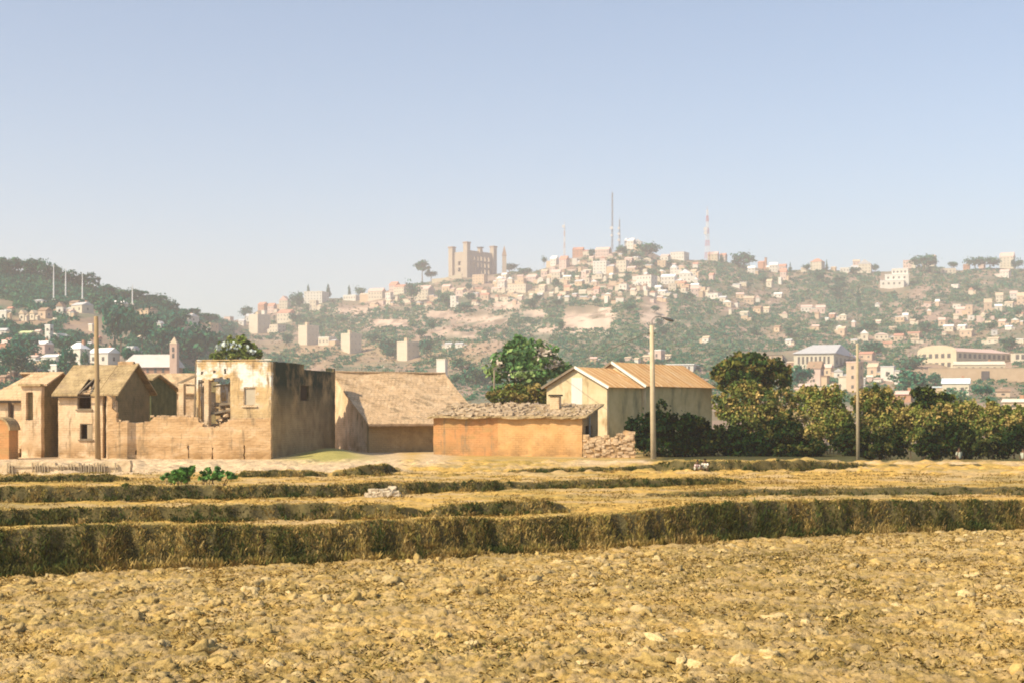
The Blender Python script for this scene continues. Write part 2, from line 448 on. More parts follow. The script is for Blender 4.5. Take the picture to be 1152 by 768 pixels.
def crown_points(blobs, n, rng, clump=26, spread=.16):
    """blobs: (x,y,z,rx,ry,rz). leaf centres bunched on an uneven shell"""
    B = np.array(blobs, float); w = (B[:, 3] * B[:, 5]); w /= w.sum()
    m = max(6, n // clump)
    bi = rng.choice(len(B), m, p=w)
    d = rng.normal(size=(m, 3)); d[:, 2] = d[:, 2] * .9 + .15; d /= np.linalg.norm(d, axis=1, keepdims=True)
    rad = (.45 + .6 * rng.random(m) ** .6)[:, None]
    cc = B[bi, :3] + d * rad * B[bi, 3:6]
    ci = rng.integers(0, m, n)
    rr = B[bi][ci, 3:6] * spread * rng.uniform(.5, 1.5, (m, 1))[ci]
    P = cc[ci] + rng.normal(size=(n, 3)) * rr
    return P, d[ci], ci, m

def crown_mesh(name, blobs, n, size, rng, pal, clump=26, spread=.16, aspect=1.5):
    P, nr, ci, m = crown_points(blobs, n, rng, clump, spread)
    V, Fc = leaf_quads(P, np.full(n, size), rng, nr * .7, aspect)
    pal = np.array(pal, float)
    cc = pal[rng.integers(0, len(pal), m)][ci] * rng.uniform(.75, 1.25, (n, 1))
    return mesh_arrays(name, V, Fc, np.repeat(cc, 4, 0).clip(0, 1))

M_LEAF = mat('foliage', [(1, 1, 1)], scale=3, attr='tint', contrast=.12, rough=.9, translucent=.15, spec=.02)
M_GRASS = mat('dry_grass', [(1, 1, 1)], scale=5, attr='tint', contrast=.1, rough=.9, translucent=.15, spec=.03)
M_FAR = mat('scrub_leaves', [(1, 1, 1)], scale=.2, attr='tint', contrast=.1, rough=.9, translucent=.1, spec=.02)
M_BARK = mat('bark', [(.10, .07, .045), (.2, .15, .10)], scale=4, bump=.02)
G_BRIGHT = [(.045, .13, .03), (.06, .17, .035), (.035, .10, .03), (.10, .20, .05), (.05, .14, .035)]
G_DARK = [(.008, .022, .006), (.013, .034, .009), (.018, .040, .008), (.009, .026, .009)]  # near-black greens: shade at the foot of the belt put into leaf colour
G_OLIVE = [(.17, .18, .04), (.11, .14, .03), (.26, .21, .06), (.07, .10, .025), (.32, .24, .08)]
G_ORANGE = [(.16, .165, .04), (.09, .12, .03), (.27, .20, .06), (.36, .25, .09), (.19, .18, .05), (.06, .09, .025)]
G_FAR = [(.02, .13, .08), (.035, .17, .095), (.07, .19, .095), (.018, .11, .07), (.13, .20, .09)]
G_TEAL = [(.010, .10, .065), (.016, .13, .08), (.012, .11, .07), (.05, .17, .08)]  # teal tint of distant haze put into the leaf colours

def blades(X, Y, Z, L, wd, rng, pal, droop=.5, dirx=None, up=1.0):
    droop = np.broadcast_to(np.asarray(droop, float), (len(X),))[:, None]
    n = len(X)
    a = rng.uniform(0, 2 * np.pi, n)
    side = np.stack([np.cos(a), np.sin(a) * .4, np.zeros(n)], 1) * (wd * rng.uniform(.6, 1.4, n))[:, None]
    lean = rng.normal(size=(n, 3)) * droop
    lean[:, 2] = 0; lean[:, 1] -= droop[:, 0] * .4
    d = lean + np.array([0, 0, 1.0]) * (rng.uniform(.3, 1.0, n) * up)[:, None]
    d /= np.linalg.norm(d, axis=1, keepdims=True)
    P = np.stack([X, Y, Z], 1); Lr = (L * rng.uniform(.5, 1.4, n))[:, None]
    mid = P + d * Lr * .6
    tip = mid + (d * .6 + np.array([0, -.2, -.5]) * droop) * Lr * .5
    V = np.stack([P - side / 2, P + side / 2, mid + side / 2.5, tip, mid - side / 2.5], 1).reshape(-1, 3)
    pal = np.array(pal, float)
    return V, np.arange(5 * n).reshape(n, 5), pal

def bank_grass():
    rng = np.random.default_rng(5)
    spec = [(0, 5600, 22, .32, .036), (1, 1900, 20, .24, .045), (2, 1500, 14, .18, .045), (3, 2100, 20, .26, .05), (4, 3000, 20, .26, .05)]
    dark = np.array([(.07, .10, .028), (.12, .125, .036), (.15, .13, .04), (.09, .085, .03)])
    mid = np.array([(.27, .205, .06), (.34, .225, .08), (.22, .19, .055), (.40, .27, .10)])
    straw = np.array([(.48, .33, .11), (.56, .40, .15), (.42, .29, .09), (.33, .26, .07)])
    wfs = (.5, .42, .6, .45, .5)
    for bi, nt_, per, L, wd in spec:
        b = BANKS[bi]; us, yb, zt = b['line']
        nt_ = int(nt_ * 1.2); u = rng.uniform(-.515, .515, nt_)
        Yb = np.interp(u, us, yb); X = u * Yb
        on = (np.interp(u, us, zt) - b['z0']) > .1
        f = rng.random(nt_)                      # 0 = foot of the bank, 1 = behind its top
        wob = (fbm(X * .55, Yb * .2, 3, 5) - .5) * .9 * (.6 if bi else .5) + (fbm(X * 2.3, Yb * 1.1, 2, 9) - .5) * .28
        d = -.15 + f * (wfs[bi] + b['w'] * .9)
        Y = Yb + wob + d; X = u * Y
        X, Y, f, d = X[on], Y[on], f[on], d[on]; n = len(X)
        tn = fbm(X * .9, Y * 1.2, 3, 400) + rng.normal(size=n) * .09
        onface = d < wfs[bi]
        sel = np.where(onface, np.where(tn < (.50 if bi == 0 else .58), 0, np.where(tn < .64, 1, 2)), 2)
        pal = np.stack([dark, mid, straw])
        tc = pal[sel, rng.integers(0, 4, n)]
        idx = np.repeat(np.arange(n), per); m = len(idx)
        sp = np.where(onface, .07, .12)[idx]
        bx = X[idx] + rng.normal(size=m) * sp; by = Y[idx] + rng.normal(size=m) * sp * .7
        bz = H(bx, by) - .02
        big = np.where(onface, L * (.55 + .5 * rng.random(n)) * np.clip(1.15 - d / wfs[bi], .35, 1), .085)[idx]
        V, Fc, _ = blades(bx, by, bz, big, np.full(m, wd), rng, dark, droop=np.where(onface, .3, .8)[idx])
        col = tc[idx] * rng.uniform(.65, 1.35, (m, 1)) * np.where(onface, 1 if bi == 0 else .8, 1.15)[idx][:, None]  # lit look of the bank tops put into their blade colour
        drop = onface[idx] | (rng.random(m) < .45)
        V = V.reshape(m, 5, 3)[drop].reshape(-1, 3); col = col[drop]; Fc = np.arange(len(V)).reshape(-1, 5)
        me = mesh_arrays('bank_grass', V, Fc, np.repeat(col, 5, 0).clip(0, 1))
        nm = ['tangled olive and brown grass on the tall front field bank', 'grass on the short second bank that ends mid-field', 'olive grass on the low bank crossing the right hand field',
              'grass on the third long bank across the fields', 'grass on the low broken banks before the village'][bi]
        tag(link('bank_grass', me, M_GRASS), nm, 'grass', kind='stuff')
bank_grass()

def field_litter():
    rng = np.random.default_rng(8)
    # clods: lumpy little stones of earth, merged
    def ico(sub):
        import bmesh
        bm = bmesh.new(); bmesh.ops.create_icosphere(bm, subdivisions=sub, radius=1)
        v = np.array([p.co[:] for p in bm.verts]); f = np.array([[q.index for q in fa.verts] for fa in bm.faces]); bm.free(); return v, f
    v1, f1 = ico(1); v2, f2 = ico(2); v3, f3 = ico(3)
    allv = []; allf = []; allc = []; off = 0
    def batch(n, v, f, smin, smax, ymin, ymax, power=1.0):
        nonlocal off
        n = int(n * 1.2); u = rng.uniform(-.495, .495, n)
        Y = np.sqrt(rng.uniform(ymin ** 2, ymax ** 2, n)); X = u * Y
        us, yb, _ = BANKS[0]['line']
        keep = (Y < np.interp(u, us, yb) - .3) & (fbm(X * .6, Y * .6, 3, 500) > rng.uniform(.25, .62, n))
        X, Y = X[keep], Y[keep]; n = len(X)
        s = smin + (smax - smin) * rng.random(n) ** (2.5 * power)
        Z = H(X, Y) + s * .05
        ph = rng.uniform(0, 50, (n, 1))
        vx = v[None, :, 0] + 0 * ph; vy = v[None, :, 1] + 0 * ph; vz = v[None, :, 2] + 0 * ph
        r = 1 + 1.0 * (fbm(vx * 1.7 + ph + vz * .7, vy * 1.7 + vz * 1.9 + ph, 4, 510, .6) - .5) * 2
        sc = rng.uniform(.6, 1.35, (n, 3)) * s[:, None]; sc[:, 2] *= .62
        a = rng.uniform(0, 6.28, (n, 1))
        lx = vx * r * sc[:, :1]; ly = vy * r * sc[:, 1:2]; lz = vz * r * sc[:, 2:3]
        PX_ = lx * np.cos(a) - ly * np.sin(a) + X[:, None]; PY_ = lx * np.sin(a) + ly * np.cos(a) + Y[:, None]; PZ_ = lz + Z[:, None]
        V = np.stack([PX_, PY_, PZ_], -1).reshape(-1, 3)
        Fc = (f[None] + (np.arange(n) * len(v))[:, None, None]).reshape(-1, 3) + off
        base = np.array([(.43, .305, .13), (.50, .37, .18), (.36, .25, .09), (.42, .29, .11), (.40, .275, .10)])[rng.integers(0, 5, n)] * rng.uniform(.75, 1.15, (n, 1))
        allv.append(V); allf.append(Fc); allc.append(np.repeat(base, len(v), 0)); off += len(V)
    batch(4500, v1, f1, .015, .05, 19.5, 47)
    batch(5500, v2, f2, .035, .10, 19.5, 47)
    batch(1300, v3, f3, .05, .15, 19.5, 47, .6)
    batch(650, v3, f3, .08, .21, 20, 46, .8)
    me = mesh_arrays('earth_clods', np.concatenate(allv), np.concatenate(allf), np.concatenate(allc).clip(0, 1))
    tag(link('earth_clods', me, mat('clod_earth', [(1, 1, 1)], scale=14, attr='tint', contrast=.25, bump=.02, fine=30)), 'dry pale clods of earth strewn over the ploughed field', 'clods', kind='stuff')
    # short dry stubble
    n = 240000
    n = int(n * 1.2); u = rng.uniform(-.495, .495, n); Y = 19.5 + rng.random(n) ** .8 * 58; X = u * Y
    us, yb, _ = BANKS[0]['line']
    infirst = Y < np.interp(u, us, yb) - .1
    dens = fbm(X * .9, Y * .9, 3, 520)
    keep = dens > np.where(infirst, rng.uniform(.3, .68, n), rng.uniform(.42, .8, n))
    X, Y = X[keep], Y[keep]; n = len(X)
    Z = H(X, Y) + np.where(infirst[keep], .0, 0) + .02
    V, Fc, _ = blades(X, Y, Z, np.full(n, .13), .012 + Y * .00045, rng, None, droop=1.1)
    pal = np.array([(.44, .285, .09), (.34, .225, .065), (.50, .35, .13), (.27, .19, .055), (.22, .18, .05)])
    g = fbm(X * .3, Y * .3, 3, 530)
    ix = np.clip((g + rng.normal(size=n) * .15) * 5, 0, 4).astype(int)
    col = pal[ix] * rng.uniform(.75, 1.2, (n, 1))
    me = mesh_arrays('stubble', V, Fc, np.repeat(col, 5, 0).clip(0, 1))
    tag(link('stubble_grass', me, M_GRASS), 'short dry stubble and straw over the fields', 'grass', kind='stuff')
field_litter()

# ------------------------------------------------------------------ near vegetation
def plant(name, cat, label, px, Y, blobs_px, n, size, pal, seed, group=None, trunk=True, extra=None, clump=26, spread=.16, base_row=None, aspect=1.5):
    """blobs_px: (px,row,rx_px,ry_px) clumps drawn at depth Y around the plant"""
    rng = np.random.default_rng(seed)
    k = Y / F
    X = (px - 576) * k; z0 = Hs(X, Y)
    root = empty(name, (X, Y, z0), 0, label, cat, group)
    B = []
    for i, (bx, br, rx, ry) in enumerate(blobs_px):
        B.append(((bx - px) * k, rng.uniform(-.25, .25) * rx * k, CAMZ - (br - HZ) * k - z0, rx * k, rx * k * .9, ry * k))
    core = list(B)
    for b in core:      # smaller sprays breaking the outline
        for q in range(4):
            a = rng.uniform(0, 2 * math.pi); f = rng.uniform(.28, .5)
            B.append((b[0] + math.cos(a) * b[3] * .95, b[1] + rng.uniform(-.6, .6) * b[4], b[2] + abs(math.sin(a)) * b[5] * rng.uniform(.3, 1.15), b[3] * f, b[4] * f, b[5] * f * 1.2))
    me = crown_mesh('crown' if trunk else 'foliage', B, n, size, rng, pal, clump, spread, aspect)
    link('crown' if trunk else 'foliage', me, M_LEAF, root)
    mb = MB()
    cz = max(b[2] for b in core); mn = sum(b[2] for b in core) / len(core)
    if trunk:
        r0 = .10 + .018 * (cz)
        mb.tube([(0, 0, -.3), (.05, 0, mn * .35), (.12, .05, mn * .7), (.1, 0, mn)], [r0, r0 * .8, r0 * .6, r0 * .35], 8)
        for b in core:
            mb.tube([(.1, .03, mn * .5), ((.1 + b[0]) / 2, b[1] / 2, (mn * .6 + b[2]) / 2), (b[0], b[1], b[2])], [r0 * .45, r0 * .3, r0 * .1], 6)
        mb.build('trunk', M_BARK, root, smooth=True)
    else:
        for b in core:
            for q in range(3):
                mb.tube([(b[0] * .7 + rng.uniform(-.3, .3), b[1] * .5, -.2), (b[0] + rng.uniform(-.5, .5) * b[3], b[1], b[2] * .9)], [.035, .012], 5)
        mb.build('stem', M_BARK, root)
    if extra:
        for nm, m_, pts, sz, col in extra:
            P = []
            for (bx, br, rx, ry, cnt) in pts:
                d = rng.normal(size=(cnt, 3)) * .5
                P.append(np.stack([((bx - px) + d[:, 0] * rx) * k, (-abs(d[:, 1]) * 10 - 8) * k, CAMZ - (br + d[:, 2] * ry - HZ) * k - z0], 1))
            P = np.concatenate(P); V, Fc = leaf_quads(P, np.full(len(P), sz), rng)
            link(nm, mesh_arrays(nm, V, Fc, np.full((len(V), 3), col)), M_LEAF, root)
    return root

plant('tree', 'tree', 'bright green leafy tree standing behind the low orange walled building', 590, 152,
      [(588, 401, 18, 14), (569, 410, 14, 14), (612, 407, 16, 13), (628, 414, 11, 8), (556, 422, 9, 11), (596, 422, 24, 13), (577, 393, 9, 8), (602, 391, 10, 7), (584, 438, 24, 10)], 10500, .33, [(q[0] * 2.5, q[1] * 1.7, q[2] * 2.3) for q in G_BRIGHT], 1, clump=40, spread=.2,
      extra=[('blossom', None, [(612, 396, 14, 8, 90), (622, 408, 10, 8, 60), (585, 420, 8, 7, 30), (560, 410, 8, 10, 25)], .3, (.62, .52, .42))])
plant('shrub', 'shrub', 'olive shrub at the foot of the bright green tree', 588, 132,
      [(565, 447, 14, 8), (585, 444, 15, 9), (604, 443, 13, 10), (618, 449, 10, 7)], 4500, .24, G_OLIVE, 2, trunk=False)
plant('tree', 'tree', 'dense round dark tree with golden leaf tips right of the rusty roofed sheds', 843, 136,
      [(830, 417, 22, 16), (855, 414, 22, 13), (872, 426, 16, 14), (842, 430, 26, 14), (812, 424, 14, 12), (845, 404, 16, 7), (880, 434, 8, 9)], 15000, .27, [(.03, .06, .015), (.045, .085, .02), (.16, .16, .035), (.24, .18, .05), (.07, .11, .03)], 3, clump=30, spread=.13)
plant('tree', 'tree', 'yellow green tree with pale blossom rising behind the roofless ruin', 266, 175,
      [(255, 392, 13, 9), (275, 393, 13, 9), (268, 384, 9, 6), (286, 399, 8, 7), (246, 401, 8, 6), (265, 403, 18, 7)], 4600, .30, [(.16, .22, .04), (.22, .27, .06), (.10, .15, .03), (.26, .27, .08)], 4, clump=30,
      extra=[('blossom', None, [(262, 389, 14, 3, 24), (284, 394, 6, 4, 14), (247, 392, 5, 3, 10)], .42, (.55, .6, .55))])
# dark hedge in front of the sheds and the bushy belt to the right
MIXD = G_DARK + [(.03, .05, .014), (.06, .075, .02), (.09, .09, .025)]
belt = [
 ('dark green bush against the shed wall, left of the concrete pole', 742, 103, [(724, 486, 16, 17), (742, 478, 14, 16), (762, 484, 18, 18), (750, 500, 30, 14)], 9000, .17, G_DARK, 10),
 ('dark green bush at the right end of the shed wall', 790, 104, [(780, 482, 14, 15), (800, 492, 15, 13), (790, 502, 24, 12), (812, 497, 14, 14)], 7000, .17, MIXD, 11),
 ('tall rust and olive flowering shrub in front of the round dark tree', 836, 112, [(816, 458, 14, 14), (836, 443, 16, 14), (858, 452, 16, 14), (838, 468, 24, 16), (866, 474, 14, 16), (848, 486, 18, 12)], 12000, .19, G_ORANGE, 12),
 ('pinkish tan shrub between the flowering shrub and thin pole', 890, 116, [(884, 450, 11, 12), (897, 466, 14, 12), (878, 474, 14, 14)], 6000, .19, G_ORANGE + [(.42, .28, .15)], 13),
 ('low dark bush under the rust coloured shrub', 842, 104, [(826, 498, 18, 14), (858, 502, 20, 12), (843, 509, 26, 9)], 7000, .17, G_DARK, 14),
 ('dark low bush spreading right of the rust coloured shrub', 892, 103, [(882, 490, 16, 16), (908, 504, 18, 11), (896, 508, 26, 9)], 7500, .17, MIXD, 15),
 ('upright yellow green bush just left of the thin pole', 932, 108, [(918, 456, 12, 15), (937, 450, 12, 14), (930, 476, 20, 20), (945, 488, 14, 18), (915, 490, 12, 14)], 11000, .18, G_OLIVE, 16),
 ('tall orange tinged bush just right of the thin pole', 985, 110, [(974, 455, 14, 16), (990, 449, 14, 13), (1004, 464, 14, 16), (985, 480, 22, 18)], 11000, .18, G_ORANGE + G_OLIVE, 17),
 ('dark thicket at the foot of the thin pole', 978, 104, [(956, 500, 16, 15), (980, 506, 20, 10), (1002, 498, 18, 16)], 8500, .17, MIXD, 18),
 ('dark leafy tree poking above the right hand bushes', 1050, 118, [(1040, 445, 11, 9), (1058, 450, 13, 8), (1048, 460, 20, 10)], 7000, .18, G_OLIVE[:2] + G_DARK, 19),
 ('broad golden olive bush left of the standing person', 1036, 109, [(1022, 470, 15, 13), (1042, 476, 18, 14), (1060, 470, 14, 13), (1034, 492, 20, 14), (1055, 492, 14, 12)], 11000, .18, G_ORANGE + G_OLIVE, 20),
 ('dark bush behind the standing person', 1072, 106, [(1052, 504, 20, 11), (1076, 496, 18, 17), (1098, 504, 18, 11)], 8500, .17, MIXD, 21),
 ('wide olive bush right of the standing person', 1095, 111, [(1084, 462, 14, 12), (1104, 472, 16, 14), (1122, 466, 13, 12), (1100, 484, 26, 16), (1122, 482, 12, 16)], 12500, .18, G_OLIVE, 22),
 ('golden bush at the right end of the belt', 1148, 110, [(1138, 480, 13, 13), (1156, 472, 14, 14), (1150, 488, 20, 15), (1172, 476, 16, 18)], 9000, .18, G_ORANGE + G_OLIVE, 23),
 ('dark bush beside the person at the picture edge', 1132, 105, [(1118, 505, 18, 10), (1138, 498, 16, 15), (1162, 503, 18, 12)], 8000, .17, MIXD, 24),
 ('small slate green bush growing on the hill side of the belt', 915, 125, [(903, 446, 9, 8), (914, 443, 8, 8)], 3500, .18, G_OLIVE, 25),
]
for lab, px, Y, bl, n, sz, pal, sd in belt:
    if sd in (12, 13, 16, 17, 20, 22, 23, 25):   # feathery bushes: sunlight put into brighter leaf colours, small loose leaves
        pal = [tuple(min(.5, c * 1.35) for c in q) for q in pal]; sz *= .78; n = int(n * 1.25)
    tree_ = 'tree' in lab.split(' poking')[0].split()
    plant('tree' if tree_ else 'bush', 'tree' if tree_ else 'bush', lab, px, Y, bl, n, sz, pal, sd, group=None if tree_ else 'bushes in the belt before the hill', trunk=tree_)
plant('bush', 'bush', 'left of two small bright green bushes on the terrace bank', 202, 60, [(190, 538, 9, 6), (203, 534, 10, 8), (213, 531, 6, 8)], 1300, .12, [(q[0] * 2.2, q[1] * 1.7, q[2] * 1.8) for q in G_BRIGHT], 40, 'two green bushes on the terrace', trunk=False)
plant('bush', 'bush', 'right of two small bright green bushes on the terrace bank', 244, 61, [(240, 533, 9, 7), (253, 537, 10, 5), (230, 537, 6, 5)], 1100, .12, [(q[0] * 2.2, q[1] * 1.7, q[2] * 1.8) for q in G_BRIGHT], 41, 'two green bushes on the terrace', trunk=False)

# ------------------------------------------------------------------ near buildings
ADOBE = mat('adobe_wall', [(.36, .21, .10), (.58, .375, .21), (.74, .54, .35)], scale=.9, bump=.04, fine=5)
add_patches(ADOBE, (.36, .21, .09), 2.2, .5, .8, (1, 1, 2.2), 3.0)
ADOBE_PALE = mat('pale_adobe_wall', [(.54, .36, .20), (.70, .50, .31), (.80, .62, .43)], scale=.8, bump=.03, fine=6)
GARDEN = mat('garden_wall_earth', [(.40, .235, .11), (.62, .405, .215), (.76, .56, .36)], scale=1.1, bump=.05, fine=4, stretch=(.6, 1, 1.6))
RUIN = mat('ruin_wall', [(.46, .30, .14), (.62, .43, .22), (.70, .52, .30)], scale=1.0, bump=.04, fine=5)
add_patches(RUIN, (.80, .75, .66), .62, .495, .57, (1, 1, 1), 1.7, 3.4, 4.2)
SIDE = mat('ruin_side_wall', [(.26, .17, .085), (.40, .28, .14), (.50, .36, .19)], scale=.7, bump=.04, fine=5)  # darker copy of the ruin wall; side-face shade put into the colour
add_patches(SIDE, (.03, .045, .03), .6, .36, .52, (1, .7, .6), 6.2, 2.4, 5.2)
SHADEW = mat('shade_dark_wall', [(.13, .12, .06), (.24, .19, .10), (.32, .25, .13)], scale=1.2, bump=.04, fine=5)  # wall tone darkened: shade of right-facing gables and recesses put into the colour
IVY_SHADE = mat('shaded_ivy_wall', [(.04, .06, .03), (.10, .11, .05), (.19, .17, .08)], scale=1.4, bump=.06, fine=5)  # ivy green, darkened because the shade of this face is painted in
ORANGE = mat('orange_plaster', [(.42, .20, .075), (.56, .28, .115), (.64, .36, .17)], scale=.6, bump=.02, fine=6)
add_patches(ORANGE, (.46, .27, .11), .9, .5, .62, (.5, 1, 1.4), 4.4)
THATCH = mat('old_tile_roof', [(.50, .33, .18), (.62, .42, .245), (.70, .51, .32)], scale=1.3, bump=.05, fine=9, stretch=(1, .6, 1))
ROOFB = mat('weathered_tile_roof', [(.28, .20, .11), (.42, .30, .155), (.53, .39, .22)], scale=1.6, bump=.05, fine=9)
RUST = mat('rusty_sheet_roof', [(.46, .25, .10), (.62, .36, .15), (.72, .50, .27)], scale=.9, bump=.02, fine=8, rough=.7, stretch=(.35, 2.6, .35), contrast=.2)
add_patches(RUST, (.50, .245, .085), 1.1, .44, .60, (.3, 2.2, .3), 3.7)
add_patches(RUST, (.74, .60, .42), 1.4, .58, .66, (.25, 2.8, .25), 6.3)
SHEDW = mat('shed_plaster', [(.42, .34, .16), (.54, .44, .22), (.62, .52, .28)], scale=.7, bump=.02, fine=6)
add_patches(SHEDW, (.20, .19, .10), .8, .5, .7, (1, 1, .35), 2.2)
SHEDF = mat('shed_gable_plaster', [(.44, .34, .19), (.58, .46, .28), (.68, .57, .38)], scale=.8, bump=.02, fine=6)
add_patches(SHEDF, (.36, .25, .13), 1.6, .52, .66, (1, 1, .35), 5.1)
WHITEP = mat('white_paint', [(.72, .66, .56), (.84, .8, .72)], scale=2)
WOOD = mat('grey_wood', [(.16, .12, .08), (.30, .24, .17)], scale=3, bump=.01, stretch=(1, 1, .15))
DARKW = mat('dark_timber', [(.03, .025, .018), (.07, .05, .035)], scale=4)
STONE = mat('rubble_stone', [(.42, .28, .16), (.58, .41, .25), (.68, .51, .34)], scale=3, bump=.04, fine=9)
CONC = mat('concrete_pole', [(.42, .33, .21), (.58, .48, .33)], scale=2.5, bump=.006, fine=25)
METAL = mat('dull_metal', [(.10, .10, .10), (.17, .17, .17)], scale=5, rough=.5, metal=.6, spec=.4)
BLUEG = mat('grey_blue_post', [(.18, .22, .24), (.28, .33, .36)], scale=4)
SHUT = mat('faded_shutter', [(.32, .24, .15), (.42, .33, .22)], scale=4, stretch=(1, 1, .2))
DOORW = mat('pale_door', [(.58, .54, .47), (.70, .67, .60)], scale=3, stretch=(3, 1, .2))
GREYP = mat('greyed_infill', [(.44, .37, .27), (.56, .48, .36)], scale=2, bump=.02)

def add_courses(m, strength=.35, bw=.42, bh=.16, flat=False):
    """thin darker joints between mud-brick courses, on x/z of the part"""
    nt = m.node_tree; N = nt.nodes; L = nt.links
    b = [n for n in N if n.type == 'BSDF_PRINCIPLED'][0]; src = b.inputs['Base Color'].links[0].from_socket
    tc = N.new('ShaderNodeTexCoord'); sp = N.new('ShaderNodeSeparateXYZ'); cb = N.new('ShaderNodeCombineXYZ'); ad = N.new('ShaderNodeMath'); ad.operation = 'ADD'
    L.new(tc.outputs['Object'], sp.inputs[0]); L.new(sp.outputs[0], ad.inputs[0]); L.new(sp.outputs[1], ad.inputs[1]); L.new(sp.outputs[0] if flat else ad.outputs[0], cb.inputs[0]); L.new(sp.outputs[1 if flat else 2], cb.inputs[1])
    br = N.new('ShaderNodeTexBrick'); br.inputs['Scale'].default_value = 1; br.inputs['Brick Width'].default_value = bw; br.inputs['Row Height'].default_value = bh
    br.inputs['Mortar Size'].default_value = .028; br.inputs['Mortar Smooth'].default_value = .6; br.inputs['Color1'].default_value = (1, 1, 1, 1); br.inputs['Color2'].default_value = (.78, .78, .78, 1); br.inputs['Mortar'].default_value = (.35, .33, .3, 1)
    L.new(cb.outputs[0], br.inputs['Vector'])
    n = N.new('ShaderNodeTexNoise'); n.inputs['Scale'].default_value = 1.3; n.inputs['Detail'].default_value = 4; L.new(tc.outputs['Object'], n.inputs['Vector'])
    r = N.new('ShaderNodeMapRange'); r.inputs[1].default_value = .4; r.inputs[2].default_value = .6; r.inputs[4].default_value = strength; L.new(n.outputs[0], r.inputs[0])
    mx = N.new('ShaderNodeMix'); mx.data_type = 'RGBA'; mx.blend_type = 'MULTIPLY'
    L.new(r.outputs[0], mx.inputs[0]); L.new(src, mx.inputs[6]); L.new(br.outputs[0], mx.inputs[7]); L.new(mx.outputs[2], b.inputs['Base Color'])
for m_ in (ADOBE, ADOBE_PALE, GARDEN, RUIN, ORANGE):
    add_patches(m_, (.37, .22, .095), 1.1, .40, .60, (.7, .7, 1.3), 8.8, 1.5, .1)      # splash-stained foot
    add_patches(m_, (.30, .21, .12), 1.7, .56, .68, (1.6, 1.6, .3), 2.9)                # rain streaks
for m_ in (ADOBE, ADOBE_PALE, GARDEN, RUIN, SIDE, SHADEW, ORANGE): add_courses(m_, .45)
for m_ in (THATCH, ROOFB):
    add_patches(m_, (.34, .24, .14), .9, .54, .66, (1, 1, 1), 1.9)
    add_courses(m_, .8, .34, .3, flat=True)
add_courses(STONE, .5, .3, .15)

def rad(d): return math.radians(d)
def seg(X0, Y0, th, px, side=False):
    """length along the front (or, side=True, the depth) of a box turned by th until it reaches photo column px"""
    c, s = math.cos(th), math.sin(th)
    dx, dy = (c, s) if not side else (-s, c)
    u = (px - 576) / F
    return (u * Y0 - X0) / (dx - u * dy)
def zrow(row, Y): return CAMZ - (row - HZ) / F * Y

def gable_roof(mb, x0, x1, yf, yb, ze, zr, t=.12, ov=.35, ovx=.3, holes=None):
    """ridge along x; slabs of real thickness"""
    ym = (yf + yb) / 2; sl = (zr - ze) / (ym - yf)
    a, b = x0 - ovx, x1 + ovx
    mb.prism([(yf - ov, ze - ov * sl), (ym, zr), (ym, zr + t), (yf - ov, ze - ov * sl + t)], a, b, 'x')
    mb.prism([(yb + ov, ze - ov * sl), (yb + ov, ze - ov * sl + t), (ym, zr + t), (ym, zr)], a, b, 'x')
    return mb
def gable_roof_y(mb, x0, x1, yf, yb, ze, zr, t=.1, ov=.35, ovy=.3, only=None):
    """ridge along y"""
    xm = (x0 + x1) / 2; sl = (zr - ze) / (xm - x0)
    if only != 'right': mb.prism([(x0 - ov, ze - ov * sl), (xm, zr), (xm, zr + t), (x0 - ov, ze - ov * sl + t)], yf - ovy, yb + ovy, 'y')
    if only != 'left': mb.prism([(x1 + ov, ze - ov * sl), (x1 + ov, ze - ov * sl + t), (xm, zr + t), (xm, zr)], yf - ovy, yb + ovy, 'y')
    return mb

def window_part(root, x0, x1, z0, z1, y, frame_m, pane_m=None, shutter=None, recess=.16):
    w = MB(); fw = .06
    w.box(x0, x1, y + .03, y + .11, z1 - fw, z1); w.box(x0, x1, y + .03, y + .11, z0, z0 + fw)
    w.box(x0, x0 + fw, y + .03, y + .11, z0 + fw, z1 - fw); w.box(x1 - fw, x1, y + .03, y + .11, z0 + fw, z1 - fw)
    o = w.build('window', frame_m, root)
    MB().box(x0 - .1, x1 + .1, y - .1, y + .06, z0 - .09, z0 - .004).build('sill', frame_m, o)
    if shutter:
        MB().box(shutter[0], shutter[1], y + .04, y + .09, z0 + .07, z1 - .07).build('shutter', SHUT, o)
    if pane_m: MB().box(x0 + fw, x1 - fw, y + .12, y + .2, z0 + fw, z1 - fw).build('infill', pane_m, o)
    return o

